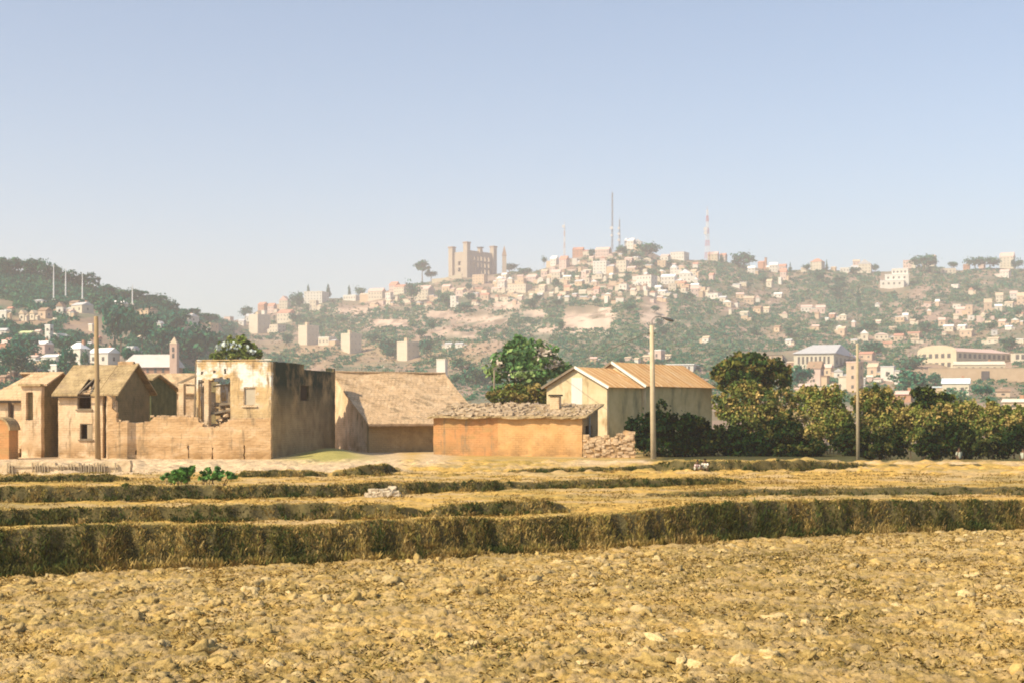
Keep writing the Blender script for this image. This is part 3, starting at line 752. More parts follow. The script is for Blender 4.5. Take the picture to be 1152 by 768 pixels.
# ---- house B: two-storey with gable, left
def house_b():
    Y0 = 98.9; th = rad(-8); X0 = (130 - 576) / F * Y0          # right front corner
    Lf = -seg(X0, Y0, th, 65.5)                                    # front runs left from the corner
    D = seg(X0, Y0, th, 168.5, True)
    ox, oy = X0 - Lf * math.cos(th), Y0 - Lf * math.sin(th)
    g = Hs(X0, Y0); base = -.2
    root = empty('two_storey_house', (ox, oy, g), th, 'two storey earth house with broken gabled roof behind the wooden pole', 'house')
    ze = zrow(441, Y0) - g; zr = zrow(412, Y0 + D / 2) - g
    k = Lf / (130 - 65.5)
    fx = lambda px: (px - 65.5) * k
    fz = lambda row: zrow(row, Y0 + (130 - 100) * k * .14) - g
    holes = [(fx(87), fx(103), fz(460), fz(443)), (fx(90), fx(104), fz(494), fz(476)), (fx(115.5), fx(119.5), base, fz(442) - .1)]
    m = MB(); wall_grid(m, Lf, ze, .35, holes, 0, base, seed=3, jit=.02)
    m.build('front_wall', ADOBE_PALE, root)
    m = MB(); m.prism([(.02, base), (D, base), (D, ze), (D / 2, zr - .05), (.02, ze)], Lf - .33, Lf, 'x')
    m.box(Lf, Lf + .05, .3, D - .2, fz(451), fz(449.5))
    m.build('gable_wall', SHADEW, root)
    m = MB(); m.prism([(.36, base), (D, base), (D, ze), (D / 2, zr - .05), (.36, ze)], 0, .33, 'x'); m.box(.34, Lf - .34, D - .35, D, base, ze)
    m.build('rear_wall', ADOBE, root)
    # roof in pieces: a notch is broken out above the window
    sl = (zr - ze) / (D / 2); t = .13; ov = .42
    def slab(mb, xa, xb, ya, yb_, dz=0.0):
        mb.prism([(ya, ze + sl * ya + dz), (yb_, ze + sl * yb_ + dz), (yb_, ze + sl * yb_ + t + dz), (ya, ze + sl * ya + t + dz)], xa, xb, 'x')
    m = MB(); a = fx(61)
    slab(m, a, fx(90), -ov, D / 2); slab(m, fx(105), fx(112), -ov, D / 2); slab(m, fx(90), fx(105), D * .24, D / 2)
    m.prism([(D / 2, zr), (D + ov, ze - ov * sl), (D + ov, ze - ov * sl + t), (D / 2, zr + t)], a, fx(112), 'x')
    m.build('roof', ROOFB, root)
    m = MB(); slab(m, fx(113.6), Lf + .42, -ov - .12, D / 2 + .02, .10)
    m.prism([(D / 2 + .02, zr + .10), (D + ov, ze - ov * sl + .1), (D + ov, ze - ov * sl + t + .1), (D / 2 + .02, zr + t + .10)], fx(113.6), Lf + .42, 'x')
    m.build('roof', ROOFB, root)
    m = MB(); m.box(Lf - 1.1, Lf + .1, D / 2 - .15, D / 2 + .15, zr + .12, zr + .36); m.build('ridge_cap', ADOBE, root, bevel=.03)
    m = MB(); m.bar((fx(91), -.3, ze - .1), (fx(97), D * .26, ze + D * .26 * sl + .1), .1); m.bar((fx(104.5), -.35, ze - .1), (fx(98), D * .26, ze + D * .25 * sl), .12)
    m.bar((fx(94), -.2, ze), (fx(104), -.2, ze + .25), .07); m.build('broken_rafters', WOOD, root)
    m = MB(); m.prism([(fx(97), ze + .02), (fx(103), ze + .02), (fx(101), ze + .45)], .1, .25, 'y'); m.build('gable_fragment', ADOBE_PALE, root)
    window_part(root, holes[0][0], holes[0][1], holes[0][2], holes[0][3], 0, WOOD)
    window_part(root, holes[1][0], holes[1][1], holes[1][2], holes[1][3], 0, WOOD, shutter=(fx(98), fx(103.4)))
    m = MB(); m.box(fx(60), fx(112), -ov + .03, -ov + .09, ze - ov * sl - .10, ze - ov * sl - .01); m.build('eave_board', DARKW, root)
house_b()

# ---- house A: far left, with projecting bay
def house_a():
    Y0 = 100.5; th = rad(-8); X0 = (50 - 576) / F * Y0
    Lf = -seg(X0, Y0, th, -30); D = seg(X0, Y0, th, 66.5, True)
    ox, oy = X0 - Lf * math.cos(th), Y0 - Lf * math.sin(th)
    g = Hs(X0, Y0); base = -.2
    root = empty('two_storey_house', (ox, oy, g), th, 'leftmost earth house with tall niched bay and dark slanting stair opening', 'house')
    k = Lf / 80.0; fx = lambda px: (px + 30) * k; fz = lambda row: zrow(row, Y0 + .3) - g
    D2 = 4.6
    ze = fz(446); zr = zrow(420, Y0 + 2.2) - g
    holes = [(fx(9), fx(16), fz(471), fz(446.5)), (fx(-14), fx(-6), fz(471), fz(449))]
    for i in range(6):  # the slanting stair opening
        a = 20 + i * 2.0; holes.append((fx(a), fx(a + 2.0), base if i else base, fz(509 - i * 4.6)))
    m = MB(); wall_grid(m, fx(31.9), ze, .35, holes, 0, base, seed=8, jit=.015)
    m.build('front_wall', ADOBE_PALE, root)
    bz = fz(434)
    m = MB(); wall_grid(m, fx(50) - fx(28), bz, .5, [(fx(33), fx(41), fz(472), fz(441))], -.5, base, seed=9, jit=.02, x0=fx(28))
    m.build('bay_wall', ADOBE_PALE, root)
    m = MB(); m.box(fx(33), fx(41), -.18, -.02, fz(472), fz(441)); m.build('niche_panel', SHADEW, root)
    m = MB(); m.box(fx(26), fx(51), -.75, .1, bz + .004, bz + .16); m.build('bay_cap', ROOFB, root)
    m = MB(); m.prism([(.02, base), (D2, base), (D2, bz), (D2 / 2, zr - .03), (.02, bz)], Lf - .3, Lf, 'x'); m.build('gable_wall', SHADEW, root)
    m = MB(); m.box(0, Lf - .31, D2 - .3, D2, base, bz); m.box(0, .3, .36, D2 - .31, base, ze); m.build('rear_wall', ADOBE, root)
    sl = (zr - ze) / (D2 / 2)
    m = MB(); m.add([(fx(-14), -.4, ze - .25), (fx(27), -.4, ze - .25), (fx(52), D2 / 2, zr), (fx(21), D2 / 2, zr), (fx(-14), -.4, ze - .13), (fx(27), -.4, ze - .13), (fx(52), D2 / 2, zr + .12), (fx(21), D2 / 2, zr + .12)],
                    [(3, 2, 1, 0), (4, 5, 6, 7), (0, 1, 5, 4), (1, 2, 6, 5), (2, 3, 7, 6), (3, 0, 4, 7)])
    m.prism([(D2 / 2, zr), (D2 + .4, bz - .3), (D2 + .4, bz - .18), (D2 / 2, zr + .12)], fx(5), Lf + .3, 'x')
    m.prism([(-.35, bz + .02), (D2 / 2, zr + .02), (D2 / 2, zr + .14), (-.35, bz + .14)], fx(40), Lf + .35, 'x')
    m.build('roof', THATCH, root)
    m = MB(); m.box(fx(-12), fx(27), -.42, -.3, ze - .42, ze - .26); m.build('eave_board', DARKW, root)
    window_part(root, *holes[0], 0, WOOD)
    window_part(root, *holes[1], 0, WOOD)
house_a()

def hut():
    Y0 = 96; th = rad(-8); X0 = (10 - 576) / F * Y0; g = Hs(X0, Y0)
    root = empty('oven_hut', (X0, Y0, g), th, 'small orange earth hut with rounded roof at the far left edge', 'hut')
    w = 1.6; h = 2.0; D = 1.3
    arc = [(-w, -.2), (0, -.2)] + [(-w / 2 + w / 2 * math.cos(a) * 1.0, h + .75 * math.sin(a)) for a in [math.pi * i / 12 for i in range(13)]]
    MB().prism(arc, 0, D, 'y').build('wall', ORANGE, root)
    ro = [(-w / 2 + (w / 2 + .12) * math.cos(a), h - .02 + .9 * math.sin(a)) for a in [math.pi * i / 12 for i in range(13)]]
    ri = [(-w / 2 + (w / 2 + .01) * math.cos(a), h - .02 + .77 * math.sin(a)) for a in [math.pi * i / 12 for i in range(12, -1, -1)]]
    MB().prism(ro + ri, -.08, D + .1, 'y').build('roof', ROOFB, root)
hut()

# ---- roofless ruin (block D)
def ruin():
    Y0 = 98.9; th = rad(-10); X0 = (305 - 576) / F * Y0
    Lf = -seg(X0, Y0, th, 221); D = seg(X0, Y0, th, 377, True)
    ox, oy = X0 - Lf * math.cos(th), Y0 - Lf * math.sin(th)
    g = Hs(X0, Y0); base = -.3
    root = empty('ruined_house', (ox, oy, g), th, 'tall roofless ruined house with white plaster patches and a collapsed corner', 'ruin')
    k = Lf / (305 - 221.0); fx = lambda px: (px - 221) * k
    fz = lambda row, px=280: zrow(row, Y0 + (305 - px) * k * .17) - g
    zt = fz(406)
    def ft(x): return zt + .05 * math.sin(x * 2.1)
    holes = [(fx(274), fx(288), fz(456), fz(435))]
    # ragged opening of the collapsed corner
    rr = random.Random(4)
    for i in range(9):
        a = 223 + i * 4
        lo = 478 + rr.uniform(-2, 3) - (max(0, i - 6)) * 1.0; hi = 427 - i * .5 + rr.uniform(-1, 2)
        holes.append((fx(a), fx(a + 4), fz(lo), fz(hi)))
    for (a, b, r0, r1) in [(226, 229, 421, 417), (240, 243, 419, 416), (252, 255, 420, 414)]: holes.append((fx(a), fx(b), fz(r0), fz(r1)))
    m = MB(); wall_grid(m, Lf, ft, .38, holes, 0, base, seed=5, jit=.03, step=.28)
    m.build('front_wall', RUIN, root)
    # side wall with window opening; parapet steps down
    sx = Lf - .36
    def st(y): return zt if y < D * .48 else zt - .33
    yw = seg(X0, Y0, th, 338, True); yw2 = seg(X0, Y0, th, 347.5, True)
    m = MB(); wall_grid(m, D - .4, st, .36, [(yw, yw2, fz(452) * 1.0 + .15, fz(437) + .35)], sx, base, seed=6, jit=.03, axis='y', x0=.4, step=.4)
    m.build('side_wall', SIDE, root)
    window = MB(); window.box(Lf - .25, Lf - .15, yw, yw2, fz(452) + .15, fz(437) + .35); window.build('dark_window_slab', DARKW, root)  # dark slab filling the side window opening
    m = MB(); wall_grid(m, Lf, lambda x: zt - .6 + .5 * math.sin(x * 1.4), .35, [(1.2, 2.1, 3, 4.4)], D - .35, base, seed=7, jit=.03, rag=.1); m.build('rear_wall', SIDE, root)
    m = MB(); wall_grid(m, D - 4, lambda y: zt - 1.2 - .3 * y * .3, .34, [], 0, base, seed=17, jit=.03, axis='y', x0=3.6, rag=.15); m.build('inner_wall', RUIN, root)
    # cross wall inside the collapsed corner, with plaster and beams
    m = MB(); wall_grid(m, fx(262) - .3, zt - 1.6, .3, [(fx(238), fx(244), 2.3, 4.2)], 6.4, base, seed=27, jit=.03, x0=.3, rag=.08); m.build('cross_wall', RUIN, root)
    wp = window_part(root, holes[0][0], holes[0][1], holes[0][2], holes[0][3], 0, ADOBE_PALE, GREYP)
    m = MB(); m.box(fx(230), fx(235.5), -.06, .42, fz(482), fz(426)); m.build('pillar', ADOBE_PALE, root, bevel=.03)
    m = MB(); m.bar((fx(221), .2, fz(431)), (fx(257), .5, fz(418)), .14); m.build('beam', WOOD, root)
    m = MB(); m.bar((fx(236), .6, fz(434)), (fx(258), 1.2, fz(431)), .12); m.build('beam', WOOD, root)
    m = MB(); m.bar((fx(236), .5, fz(455)), (fx(259), .6, fz(453)), .16); m.build('beam', WOOD, root)
    m = MB(); m.bar((fx(236), .3, fz(465)), (fx(259), .5, fz(460)), .2, .14); m.build('beam', WOOD, root)
    m = MB(); m.bar((fx(252), .8, fz(478)), (fx(254), .8, fz(430)), .13); m.build('post', WOOD, root)
    m = MB()
    for i in range(46):
        x = rr.uniform(fx(236), fx(260)); z = fz(rr.choice([456, 462, 466, 474, 478])) + rr.uniform(-.1, .2); s = rr.uniform(.08, .22)
        m.box(x - s, x + s, .3 + rr.random() * 1.2, .5 + rr.random() * 1.3 + s, z - s * .6, z + s * .6, .05)
    m.build('fallen_bricks', STONE, root)
    m = MB(); m.box(Lf - .5, Lf + .06, -.07, .32, zt + .06, zt + .15); m.box(0, Lf - .55, -.05, .40, zt + .055, zt + .12); m.build('parapet_cap', DARKW if False else RUIN, root)
    # open porch frame left of the ruin
    Z = lambda r: zrow(r, 100) - g
    px_x = lambda px: (px - 221) * k
    m = MB(); m.box(px_x(199.5), px_x(206), .1, .5, base, Z(431)); m.build('pillar', ADOBE_PALE, root, bevel=.03)
    m = MB(); m.box(px_x(217), px_x(220.5), .9, 1.2, base, Z(425)); m.build('pillar', RUIN, root, bevel=.03)
    m = MB(); m.bar((px_x(198), .3, Z(431)), (px_x(223), .3, Z(420)), .16); m.build('beam', WOOD, root)
    m = MB(); m.bar((px_x(206.5), .5, Z(432.5)), (px_x(221), .5, Z(433)), .14); m.build('beam', WOOD, root)
    m = MB(); wall_grid(m, px_x(221) - px_x(205) , Z(428), .28, [(px_x(207), px_x(219), Z(464), Z(440))], 4.0, base, seed=37, jit=.03, x0=px_x(205)); m.build('back_panel', SHADEW, root)
    m = MB(); m.bar((px_x(206.5), 1.8, 0), (px_x(209), 1.8, Z(405)), .09); m.build('post', WOOD, root)
ruin()

# ---- long garden wall in front of the two houses
def garden_wall():
    Y0 = 97.3; th = rad(-2); X0 = (120.5 - 576) / F * Y0; L = seg(X0, Y0, th, 304.5); g = Hs(X0, Y0)
    prof = [(120, 443), (124, 443), (126, 455), (129, 458), (130, 470), (134, 473), (150, 475.5), (168, 475), (170, 467.5), (196, 468), (222, 467), (226, 475), (234, 481), (246, 480), (252, 476), (262, 471), (305, 470)]
    k = L / 184.0
    def top(x):
        r = np.interp(120.5 + x / k, [p[0] for p in prof], [p[1] for p in prof]); return zrow(r, Y0) - g
    holes = [(k * (p - 120.5) - .05, k * (p - 120.5) + .06, z0, z1) for p, z0, z1 in [(212, .1, .9), (239, -.05, .8), (275, -.2, 1.0), (153, .3, .6)]]
    root = empty('earth_wall', (X0, Y0, g), th, 'long low sunlit earth wall running from the gabled house to the ruin', 'wall')
    m = MB(); wall_grid(m, L, top, .42, holes, 0, -.3, seed=12, jit=.045, step=.3)
    m.build('wall_body', GARDEN, root)
    m = MB()
    rr = random.Random(2)
    for i in range(90):
        x = rr.uniform(.3, L - .3); s = rr.uniform(.06, .16)
        z = top(x)
        m.box(x - s, x + s, .05 + rr.random() * .2, .2 + rr.random() * .2, z - .1, z + rr.uniform(.0, .08), .03)
    m.build('coping_stones', STONE, root)
garden_wall()

# ---- ivied house side with shade painted in, behind the wall, and the tan roof beyond
def back_houses():
    Y0 = 109; th = rad(-6); X0 = (170 - 576) / F * Y0; g = Hs(X0, Y0); D = seg(X0, Y0, th, 199, True)
    root = empty('derelict_house', (X0, Y0, g), th, 'derelict house with a dark shaded ivy side wall between gabled house and ruin', 'house')
    zt = zrow(426, Y0) - g; zb = zrow(441, Y0 + D) - g
    MB().prism([(0, -.3), (D, -.3), (D, zb), (D * .25, zt + .25), (0, zt)], -.35, 0, 'x').build('side_wall', IVY_SHADE, root)
    MB().box(-4, -.36, 0, .35, -.3, zt - .1).build('front_wall', ADOBE, root)
    m = MB(); m.prism([(D * .2, zt + .28), (D + .4, zb + .02), (D + .4, zb + .14), (D * .2, zt + .42)], -4, .3, 'x'); m.prism([(-.4, zt - .1), (D * .2 - .01, zt + .28), (D * .2 - .01, zt + .42), (-.4, zt + .04)], -4, .3, 'x')
    m.build('roof', ROOFB, root)
    Y0 = 140; X0 = (158 - 576) / F * Y0; th = rad(-4); g = Hs(X0, Y0)
    root = empty('low_house', (X0, Y0, g), th, 'low house with pinkish tan roof seen over the shaded ivy wall', 'house')
    L = seg(X0, Y0, th, 222); ze = zrow(441, Y0) - g; zr = zrow(421, Y0 + 3.5) - g
    MB().box(0, L, 0, 7, -.3, ze).build('wall', ADOBE, root)
    gable_roof(MB(), 0, L, 0, 7, ze + .02, zr).build('roof', THATCH, root)
back_houses()

# ---- long tiled-roof building E
def long_roof():
    Y0 = 111.5; th = rad(30); X0 = (415 - 576) / F * Y0; g = Hs(X0, Y0)
    h = seg(X0, Y0, th, 378, True); L = seg(X0, Y0, th, 536)
    root = empty('tile_roofed_barn', (X0, Y0, g), th, 'low barn with a huge pale tiled roof sweeping almost to the ground', 'barn')
    ze = zrow(471, Y0) - g; zr = zrow(419.5, Y0 + h * .866) - g
    MB().box(0, L, .0, .4, -.4, ze).build('front_wall', SIDE, root)  # darker wall colour adds to the shade under the eave
    MB().prism([(.41, -.4), (2 * h, -.4), (2 * h, ze), (h, zr - .12), (.41, ze + .18)], 0, .4, 'x').build('gable_wall', ADOBE_PALE, root)
    MB().prism([(.41, -.4), (2 * h, -.4), (2 * h, ze), (h, zr - .12), (.41, ze + .18)], L - .4, L, 'x').build('gable_wall', ADOBE_PALE, root)
    MB().box(.41, L - .41, 2 * h - .4, 2 * h, -.4, ze).build('rear_wall', ADOBE, root)
    # sagging tiled roof: subdivided sheet with tile courses
    sl = (zr - ze) / h; ov = .95; nx, ny = 46, 34
    for sgn in (0, 1):
        m = MB(); rr = random.Random(9 + sgn)
        V = []; Fs = []
        for layer in (0, 1):
            for j in range(ny + 1):
                for i in range(nx + 1):
                    x = -.45 + (L + .9) * i / nx; t = j / ny
                    y = -ov + (h + ov) * t
                    z = ze + sl * y - .14 * math.sin(math.pi * t) - .10 * math.sin(x * .9) * t - .10 * math.sin(math.pi * i / nx) * t
                    z += rr.uniform(-.018, .018) + (.03 * ((j % 2)) if layer else 0)
                    if layer: z += .16
                    yy = y if sgn == 0 else 2 * h - y
                    V.append((x, yy, z))
        n1 = (nx + 1) * (ny + 1)
        def q(i, j, l): return l * n1 + j * (nx + 1) + i
        for j in range(ny):
            for i in range(nx):
                Fs.append((q(i, j, 1), q(i + 1, j, 1), q(i + 1, j + 1, 1), q(i, j + 1, 1))); Fs.append((q(i, j, 0), q(i, j + 1, 0), q(i + 1, j + 1, 0), q(i + 1, j, 0)))
        for i in range(nx): Fs.append((q(i, 0, 0), q(i + 1, 0, 0), q(i + 1, 0, 1), q(i, 0, 1))); Fs.append((q(i + 1, ny, 0), q(i, ny, 0), q(i, ny, 1), q(i + 1, ny, 1)))
        for j in range(ny): Fs.append((q(0, j + 1, 0), q(0, j, 0), q(0, j, 1), q(0, j + 1, 1))); Fs.append((q(nx, j, 0), q(nx, j + 1, 0), q(nx, j + 1, 1), q(nx, j, 1)))
        m.add(V, Fs); m.build('roof', THATCH, root)
    m = MB(); m.box(-.5, L + .5, h - .14, h + .14, zr + .02, zr + .2, 0); m.build('ridge_tiles', THATCH, root, bevel=.04)
long_roof()

# ---- low orange building F with rubble-weighted roof
def orange_building():
    Y0 = 102.4; th = rad(-15); X0 = (655 - 576) / F * Y0; g = Hs(X0, Y0)
    L = -seg(X0, Y0, th, 487.5); D = seg(X0, Y0, th, 673, True)
    ox, oy = X0 - L * math.cos(th), Y0 - L * math.sin(th); g = min(Hs(X0, Y0), PLAT)
    root = empty('orange_walled_building', (ox, oy, g), th, 'low orange plastered building whose flat roof is littered with stones', 'building')
    ze = zrow(470, Y0) - g; zb = ze + .85
    k = L / 167.5
    m = MB(); wall_grid(m, L * .44, ze, .35, [], 0, -.4, seed=15, jit=.018, step=.4); m.build('front_wall', ORANGE, root)
    m = MB(); wall_grid(m, L * .56 - .01, ze, .35, [], -.03, -.4, seed=16, jit=.018, step=.4, x0=L * .44 + .005)
    OR2 = mat('pale_orange_plaster', [(.54, .29, .11), (.63, .36, .15), (.69, .44, .21)], scale=.8, bump=.03, fine=6)
    add_patches(OR2, (.37, .22, .095), 1.1, .40, .60, (.7, .7, 1.3), 8.8, 1.5, .1); add_courses(OR2, .45); m.build('front_wall', OR2, root)
    m = MB(); wall_grid(m, D - .36, lambda y: ze + (zb - ze) * y / D, .3, [(1.2, 3.6, -.4, 2.2)], L - .32, -.4, seed=18, jit=.015, axis='y', x0=.36); m.build('side_wall', SIDE, root)
    MB().box(.31, L - .34, D - .3, D, -.4, zb).build('rear_wall', SIDE, root)
    MB().box(0, .3, .36, D, -.4, ze).build('side_wall', SIDE, root)
    nx, ny = 40, 10; rr = random.Random(31); m = MB(); V = []; Fs = []
    for l in (0, 1):
        for j in range(ny + 1):
            for i in range(nx + 1):
                x = -.35 + (L + .75) * i / nx; y = -.4 + (D + .7) * j / ny
                V.append((x + rr.uniform(-.02, .02), y + (rr.uniform(-.07, .07) if j == 0 else 0), ze + .03 + (zb - ze) * y / D + (.1 + rr.uniform(0, .05) if l else 0) + .05 * math.sin(x * 1.7) * (1 if j == 0 else .3)))
    n1 = (nx + 1) * (ny + 1); q = lambda i, j, l: l * n1 + j * (nx + 1) + i
    for j in range(ny):
        for i in range(nx): Fs += [(q(i, j, 1), q(i + 1, j, 1), q(i + 1, j + 1, 1), q(i, j + 1, 1)), (q(i, j, 0), q(i, j + 1, 0), q(i + 1, j + 1, 0), q(i + 1, j, 0))]
    for i in range(nx): Fs += [(q(i, 0, 0), q(i + 1, 0, 0), q(i + 1, 0, 1), q(i, 0, 1)), (q(i + 1, ny, 0), q(i, ny, 0), q(i, ny, 1), q(i + 1, ny, 1))]
    for j in range(ny): Fs += [(q(0, j + 1, 0), q(0, j, 0), q(0, j, 1), q(0, j + 1, 1)), (q(nx, j, 0), q(nx, j + 1, 0), q(nx, j + 1, 1), q(nx, j, 1))]
    m.add(V, Fs); m.build('roof', ROOFB, root)
    m = MB()
    RUBT = mat('roof_stone', [(.30, .22, .14), (.44, .33, .22), (.54, .42, .29)], scale=2)
    for i in range(620):
        x = rr.uniform(-.2, L + .2); y = rr.random() ** 1.2 * (D + .1); s = rr.uniform(.05, .18) * (1.25 if x < L * .6 else .8)
        z = ze + .16 + (zb - ze) * y / D
        m.box(x - s, x + s, y - s * .8, y + s * .8, z - .02, z + s * rr.uniform(.5, 1.1), s * .4)
    tag(m.build('roof_rubble', RUBT, root), kind='stuff')
    m = MB(); xc = (613 - 487.5) * k
    m.box(xc - .36, xc + .36, 3.3, 4.0, ze + .5, ze + 1.62); m.build('chimney', ADOBE_PALE, root, bevel=.03)
    m = MB(); m.box(xc - .46, xc + .46, 3.2, 4.1, ze + 1.63, ze + 1.75); m.build('chimney_cap', DARKW, root)
    m = MB(); m.tube([(L + .12, 2.0, -.3), (L + .12, 2.0, ze + .3)], [.07, .07], 8); m.build('post', BLUEG, root)
orange_building()

def rubble_wall():
    Y0 = 100.2; th = rad(-6); X0 = (656 - 576) / F * Y0; L = seg(X0, Y0, th, 714.5); g = min(Hs(X0, Y0), PLAT)
    root = empty('rubble_wall', (X0, Y0, g), th, 'crumbling pinkish rubble wall between orange building and dark bush', 'wall')
    prof = [(656, 485), (662, 491), (670, 492), (678, 489), (684, 491), (695, 488), (704, 484), (714, 486)]
    k = L / 58.5; top = lambda x: zrow(np.interp(656 + x / k, [p[0] for p in prof], [p[1] for p in prof]), Y0) - g
    m = MB(); wall_grid(m, L, top, .4, [], 0, -.3, seed=21, jit=.06, step=.22, rag=.05); m.build('wall_body', GARDEN, root)
    m = MB(); rr = random.Random(5)
    for i in range(110):
        x = rr.uniform(.1, L - .1); z = rr.random() * top(x); s = rr.uniform(.06, .15)
        m.box(x - s * 1.3, x + s * 1.3, -.06 - s * .2, .1, z - s * .7, z + s * .7, .035)
    m.build('stones', STONE, root)
rubble_wall()

# ---- the two sheds with rusty roofs
def shed(name, label, X0, Y0, th, W_, L, ze, zr, front_m, door=None):
    """X0,Y0 = right front corner; W_ gable width; L length"""
    ox, oy = X0 - W_ * math.cos(th), Y0 - W_ * math.sin(th); g = PLAT
    root = empty(name, (ox, oy, g), th, label, 'shed', 'two sheds with rusty roofs')
    ze -= g; zr -= g
    MB().prism([(0, -.4), (W_, -.4), (W_, ze), (W_ / 2, zr - .02), (0, ze)], 0, .25, 'y').build('gable_wall', front_m, root)
    MB().prism([(0, -.4), (W_, -.4), (W_, ze), (W_ / 2, zr - .02), (0, ze)], L - .25, L, 'y').build('gable_wall', SHEDW, root)
    MB().box(W_ - .25, W_ + .0, .253, L - .253, -.4, ze - .02).build('side_wall', SHEDW, root)
    MB().box(0, .25, .253, L - .253, -.4, ze - .02).build('side_wall', SHEDW, root)
    # corrugated sheets, ridge along y
    sl = (zr - ze) / (W_ / 2); ov = .35
    for sg in (1, -1):
        m = MB(); n = int((L + .5) / .11); V = []; Fs = []
        for i in range(n + 1):
            y = -.3 + (L + .5) * i / n; dz = .022 * (i % 2)
            xa, xb = (W_ / 2, W_ + ov) if sg == 1 else (W_ / 2, -ov)
            for x in (xa, (xa + xb) / 2, xb):
                z = zr + .05 - sl * abs(x - W_ / 2)
                V += [(x, y, z + dz), (x, y, z + dz + .03)]
        for i in range(n):
            a, b = i * 6, (i + 1) * 6
            for s in (0, 2): Fs += [(a + s + 1, b + s + 1, b + s + 3, a + s + 3), (a + s, a + s + 2, b + s + 2, b + s)]
            Fs += [(a + 4, a + 5, b + 5, b + 4), (a, b, b + 1, a + 1)]
        m.add(V, Fs); o = m.build('roof', RUST, root)
        m = MB(); rr = random.Random(int(L * 10) + sg)
        for i in range(int(L / .85)):
            y = .1 + i * .85 + rr.uniform(-.03, .03); xa = W_ / 2 + sg * .05; xb = (W_ + ov) if sg == 1 else -ov
            m.bar((xa, y, zr + .11 - sl * .05), (xb, y, zr + .11 - sl * (W_ / 2 + ov)), .05, .02)
        m.build('sheet_seam', MATS.get('pale_rust') or mat('pale_rust', [(.62, .42, .22), (.76, .58, .36)], scale=2), o)
    # barge boards
    m = MB(); q = .10
    m.bar((W_ / 2, -.34, zr + .06), (W_ + ov, -.34, zr + .06 - sl * (W_ / 2 + ov)), .06, .22)
    m.build('barge_board', WHITEP, root)
    m = MB(); m.bar((W_ / 2, -.34, zr + .055), (-ov, -.34, zr + .055 - sl * (W_ / 2 + ov)), .06, .2)
    m.build('barge_board', WOOD, root)
    if door:
        a, b, z0, z1 = door
        MB().box(a, b, -.05, -.004, z0, z1).build('door', DOORW, root)
        MB().box(b + .003, b + .55, -.03, -.004, z0 - .1, z1 - .3).build('door', SHEDF, root)
    return root
def sheds():
    Y0 = 122; th = rad(-35); X0 = (683 - 576) / F * Y0
    W1 = -seg(X0, Y0, th, 615); L1 = seg(X0, Y0, th, 722, True)
    shed('rusty_roofed_shed', 'front smaller shed with cream gable, pale door and rusty roof', X0, Y0, th, W1, L1, zrow(434, Y0), zrow(413.5, Y0 + W1 / 2 * .574), SHEDF, door=(W1 * .42, W1 * .60, 2.6, zrow(424, Y0) - PLAT))
    sX, sY = -math.sin(th), math.cos(th)
    X1 = X0 + sX * (L1 + .05) + .25 * math.cos(th); Y1 = Y0 + sY * (L1 + .05) + .25 * math.sin(th)
    W2 = W1 + .3; L2 = seg(X1, Y1, th, 801, True)
    shed('rusty_roofed_shed', 'longer rear shed with wide rusty roof and white edge board', X1, Y1, th, W2, L2, zrow(432.5, Y1), zrow(408, Y1 + W2 / 2 * .574), SHEDF)
sheds()

# ---- poles, wires
def pole(px, row0, row1, Y, r0, r1, m, label, name='utility_pole', lean=0.0, arm=False):
    X = (px - 576) / F * Y; g = Hs(X, Y); h = zrow(row1, Y) - g
    root = empty(name, (X, Y, g), 0, label, 'pole')
    MB().tube([(0, 0, -.5), (lean * .5, 0, h * .5), (lean, 0, h)], [r0, (r0 + r1) / 2, r1], 12).build('shaft', m, root, smooth=True)
    return root, X, g, h
root, PX1, g1, h1 = pole(735.2, 516, 366, 97.0, .20, .145, CONC, 'tall tapering concrete lamp pole in front of the shed hedge', 'street_lamp', lean=-.12)
m = MB(); m.tube([(-.12, 0, h1 - .1), (-.10, 0, h1 + .35), (.1, 0, h1 + .55), (.45, 0, h1 + .58), (.75, 0, h1 + .5)], [.035, .03, .03, .03, .03], 6); m.build('lamp_arm', METAL, root)
m = MB(); m.tube([(.62, 0, h1 + .53), (.9, 0, h1 + .44), (1.3, 0, h1 + .32), (1.38, 0, h1 + .3)], [.05, .11, .10, .03], 8); m.build('lamp_head', METAL, root)
m = MB(); m.bar((-.40, -.02, h1 - .55), (.2, -.02, h1 - .55), .07, .09); m.build('wire_bracket', METAL, root)
pole(965.3, 517, 386, 96.5, .13, .085, mat('weathered_pole', [(.30, .24, .15), (.44, .36, .24)], scale=3), 'thin weathered pole rising out of the right hand bushes', lean=-.05)
root, _, _, h3 = pole(110.4, 515, 356, 96.0, .20, .14, mat('brown_pole', [(.24, .165, .085), (.38, .27, .15)], scale=3, stretch=(1, 1, .2)), 'brown wooden pole standing before the gabled house', lean=-.14)
m = MB(); m.bar((-.26, -.03, h3 - .5), (.02, -.03, h3 - .5), .06); m.build('insulator', METAL, root)
m = MB()
A = Vector((PX1 - .5, 97.0, g1 + h1 - .55)); Bp = W(556, 417, 150); pts = []
for i in range(25):
    t = i / 24; p = A.lerp(Bp, t); p.z -= 1.0 * 4 * t * (1 - t) * .9; pts.append(p)
m.tube(pts, [.022] * 25, 5); tag(m.build('overhead_wire', METAL), 'sagging dark wire running left from the concrete lamp pole', 'wire')
rp, _, _, _ = pole(556, 440, 416, 150, .12, .09, WOOD, 'short wooden pole half hidden by the bright green tree')

